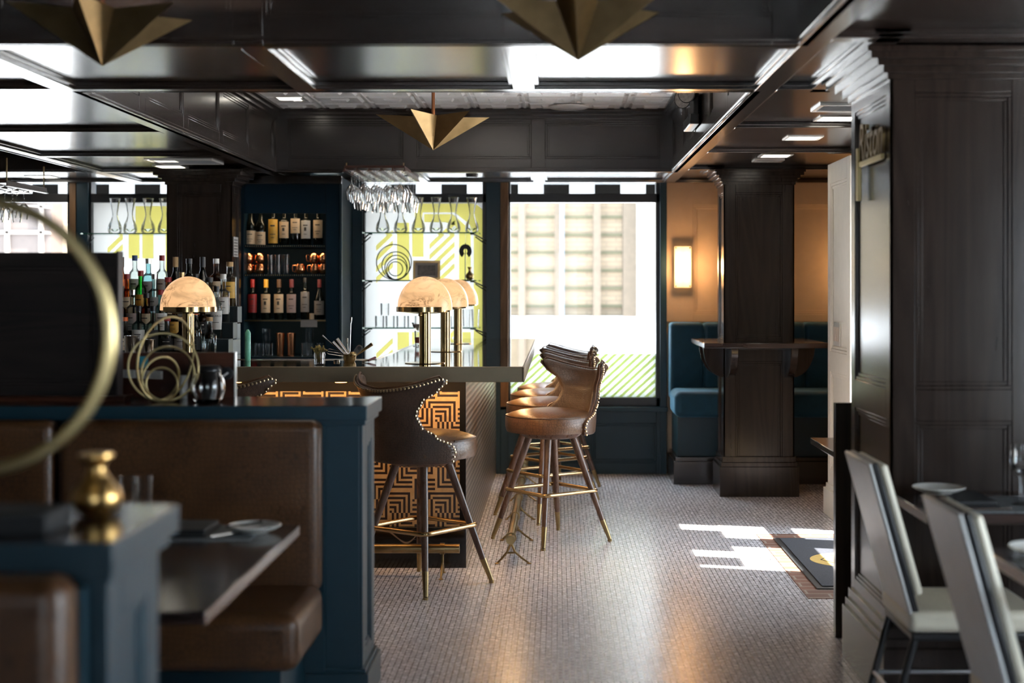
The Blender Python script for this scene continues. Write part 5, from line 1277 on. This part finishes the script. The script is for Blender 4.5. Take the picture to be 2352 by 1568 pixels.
# ================================================================== ENTRANCE FLOOR
struct(MB().box(1.185, 2.2, 6.78, 8.56, 0, .0025).build('floor_brick_border', brick_floor))
t = thing('door_mat', 'charcoal door mat with round gold emblem on the brick border', 'mat', (1.7, 7.69, .0025))
MB().box(1.262, 2.14, 6.98, 8.40, .0026, .008).build('rubber_edge', rubber, t, .002); MB().box(1.295, 2.11, 7.02, 8.36, .008, .0125).build('mat_pile', mat_m, t)
m = MB(); m.cyl((1.56, 7.69, .0125), (1.56, 7.69, .0133), .205, n=48); m.build('gold_emblem', mat_gold, t)
m = MB()
ring(m, (1.56, 7.69, .0133), .150, X_, Y_, .0025, n=6); ring(m, (1.56, 7.69, .0133), .062, X_, Y_, .003, ex=.55); ring(m, (1.56, 7.69, .0133), .022, X_, Y_, .003, n=16)
m.build('emblem_lines', mat_m, t)

# ================================================================== HOST DESK, DINING CHAIRS, TABLES
t = thing('host_desk', 'dark narrow wooden divider panel with a side shelf behind the near column', 'desk', (1.3, 6.3, 0))
MB().box(1.166, 1.232, 6.02, 6.07, 0, .985).box(1.232, 1.243, 6.01, 6.07, 0, .985).build('end_panel', wood_z, t, .003)
MB().box(1.19, 1.66, 6.07, 6.76, .735, .763).build('shelf_top', table_wood, t, .003); MB().box(1.60, 1.66, 6.07, 6.70, 0, .735).build('rear_panel', wood_z, t, .003)
MB().cyl((1.2375, 6.003, .06), (1.2375, 6.003, .17), .006, n=10).build('hinge', china, t)
def dchair(y0, y1, label, zt=.915):
    t = thing('dining_chair', label, 'chair', (1.27, (y0+y1)/2, 0), 'cream and silver dining chairs with black frames')
    W = y1-y0; O = Vector((1.115, y0, .40)); V = (Vector((.972, y0, zt))-O); H = V.length; V.normalize(); U = Vector(Y_); Nn = V.cross(U); Nn = Nn if Nn.x < 0 else -Nn
    MB().pb(O, U, V, Nn, (0, W), (0, H), (-.012, .0)).build('back_panel', vinyl_w, t, .006, seg=3)
    MB().pb(O, U, V, Nn, (.002, W-.002), (-.02, H-.004), (-.032, -.012)).build('back_frame', black, t, .004)
    MB().pb(O, U, V, Nn, (.006, W-.006), (.09, H-.016), (-.062, -.032)).build('backrest', vinyl, t, .014, seg=4)
    MB().box(1.10, 1.53, y0-.01, y1+.01, .385, .455).build('seat', vinyl, t, .024, seg=4)
    MB().box(1.11, 1.52, y0, y1, .360, .386).build('seat_frame', black, t, .006)
    for y in (y0+.015, y1-.015):
        MB().tube([(1.115, y, .48), (1.125, y, .37), (1.03, y, .01)], .0125, 10).cyl((1.03, y, .012), (1.027, y, 0), .016, n=10).build('leg', black, t)
        MB().tube([(1.49, y, .37), (1.53, y, .01)], .0125, 10).cyl((1.53, y, .012), (1.531, y, 0), .016, n=10).build('leg', black, t)
    MB().tube([(1.07, y0+.015, .17), (1.07, y1-.015, .17)], .008, 8).tube([(1.07, y0+.015, .17), (1.51, y0+.015, .17)], .008, 8).tube([(1.07, y1-.015, .17), (1.51, y1-.015, .17)], .008, 8).build('stretcher', chrome, t)
dchair(4.50, 4.87, 'cream dining chair with silver back beside the near column, farther of the two')
dchair(3.49, 3.84, 'cream dining chair with silver back cut by the bottom edge, nearer one')
def dtable(y0, y1, label):
    t = thing('dining_table', label, 'table', (1.6, (y0+y1)/2, 0), 'dark dining tables at the right')
    MB().box(1.172, 2.0, y0, y1, .717, .75).build('tabletop', table_wood, t, .004)
    MB().cyl((1.62, (y0+y1)/2, .03), (1.62, (y0+y1)/2, .717), .035, n=20).build('pedestal', chrome, t)
    MB().box(1.36, 1.90, (y0+y1)/2-.03, (y0+y1)/2+.03, 0, .03).box(1.59, 1.65, y0+.05, y1-.05, 0, .03).build('pedestal_foot', chrome, t, .006)
dtable(4.55, 4.99, 'dark dining table against the near column with plate and wine glass')
dtable(3.36, 3.96, 'dark dining table at the right edge, nearest the camera')
tag(MB().box(1.27, 1.72, 4.58, 4.92, .7502, .7525).build('placemat', grey_mat), 'grey woven placemat on the dining table against the column', 'placemat')
napkin(1.24, 1.44, 4.66, 4.92, .7525, 'folded black napkin under the plate on the table against the column')
plate(1.285, 4.84, .776, .088, 'white side plate resting on a black napkin at the table against the column')
t = thing('knife', 'steel knife lying on the placemat of the table against the column', 'knife', (1.36, 4.62, .7525))
MB().tube([(-.09, 0, .003), (.0, 0, .003), (.10, 0, .003)], [.004, .004, .006], 8).build('knife_body', steel, t, world=False)
t = thing('wine_glass', 'stemmed wine glass at the right edge on the table against the column', 'glass', (1.53, 4.74, .75))
m = MB(); m.captop = False; m.lathe([(.034, 0), (.032, .003), (.005, .01), (.004, .085), (.008, .097), (.030, .12), (.036, .145), (.031, .20), (.029, .20), (.034, .145), (.028, .123), (0, .103)], n=24); m.build('glass_body', glass, t, world=False)
tag(MB().box(1.20, 1.62, 3.44, 3.80, .7502, .7525).build('placemat', grey_mat), 'grey woven placemat on the nearest dining table', 'placemat')
napkin(1.27, 1.45, 3.52, 3.78, .7525, 'folded black napkin under the plate on the nearest dining table')
plate(1.26, 3.72, .776, .088, 'white side plate cut by the right edge on the nearest dining table')
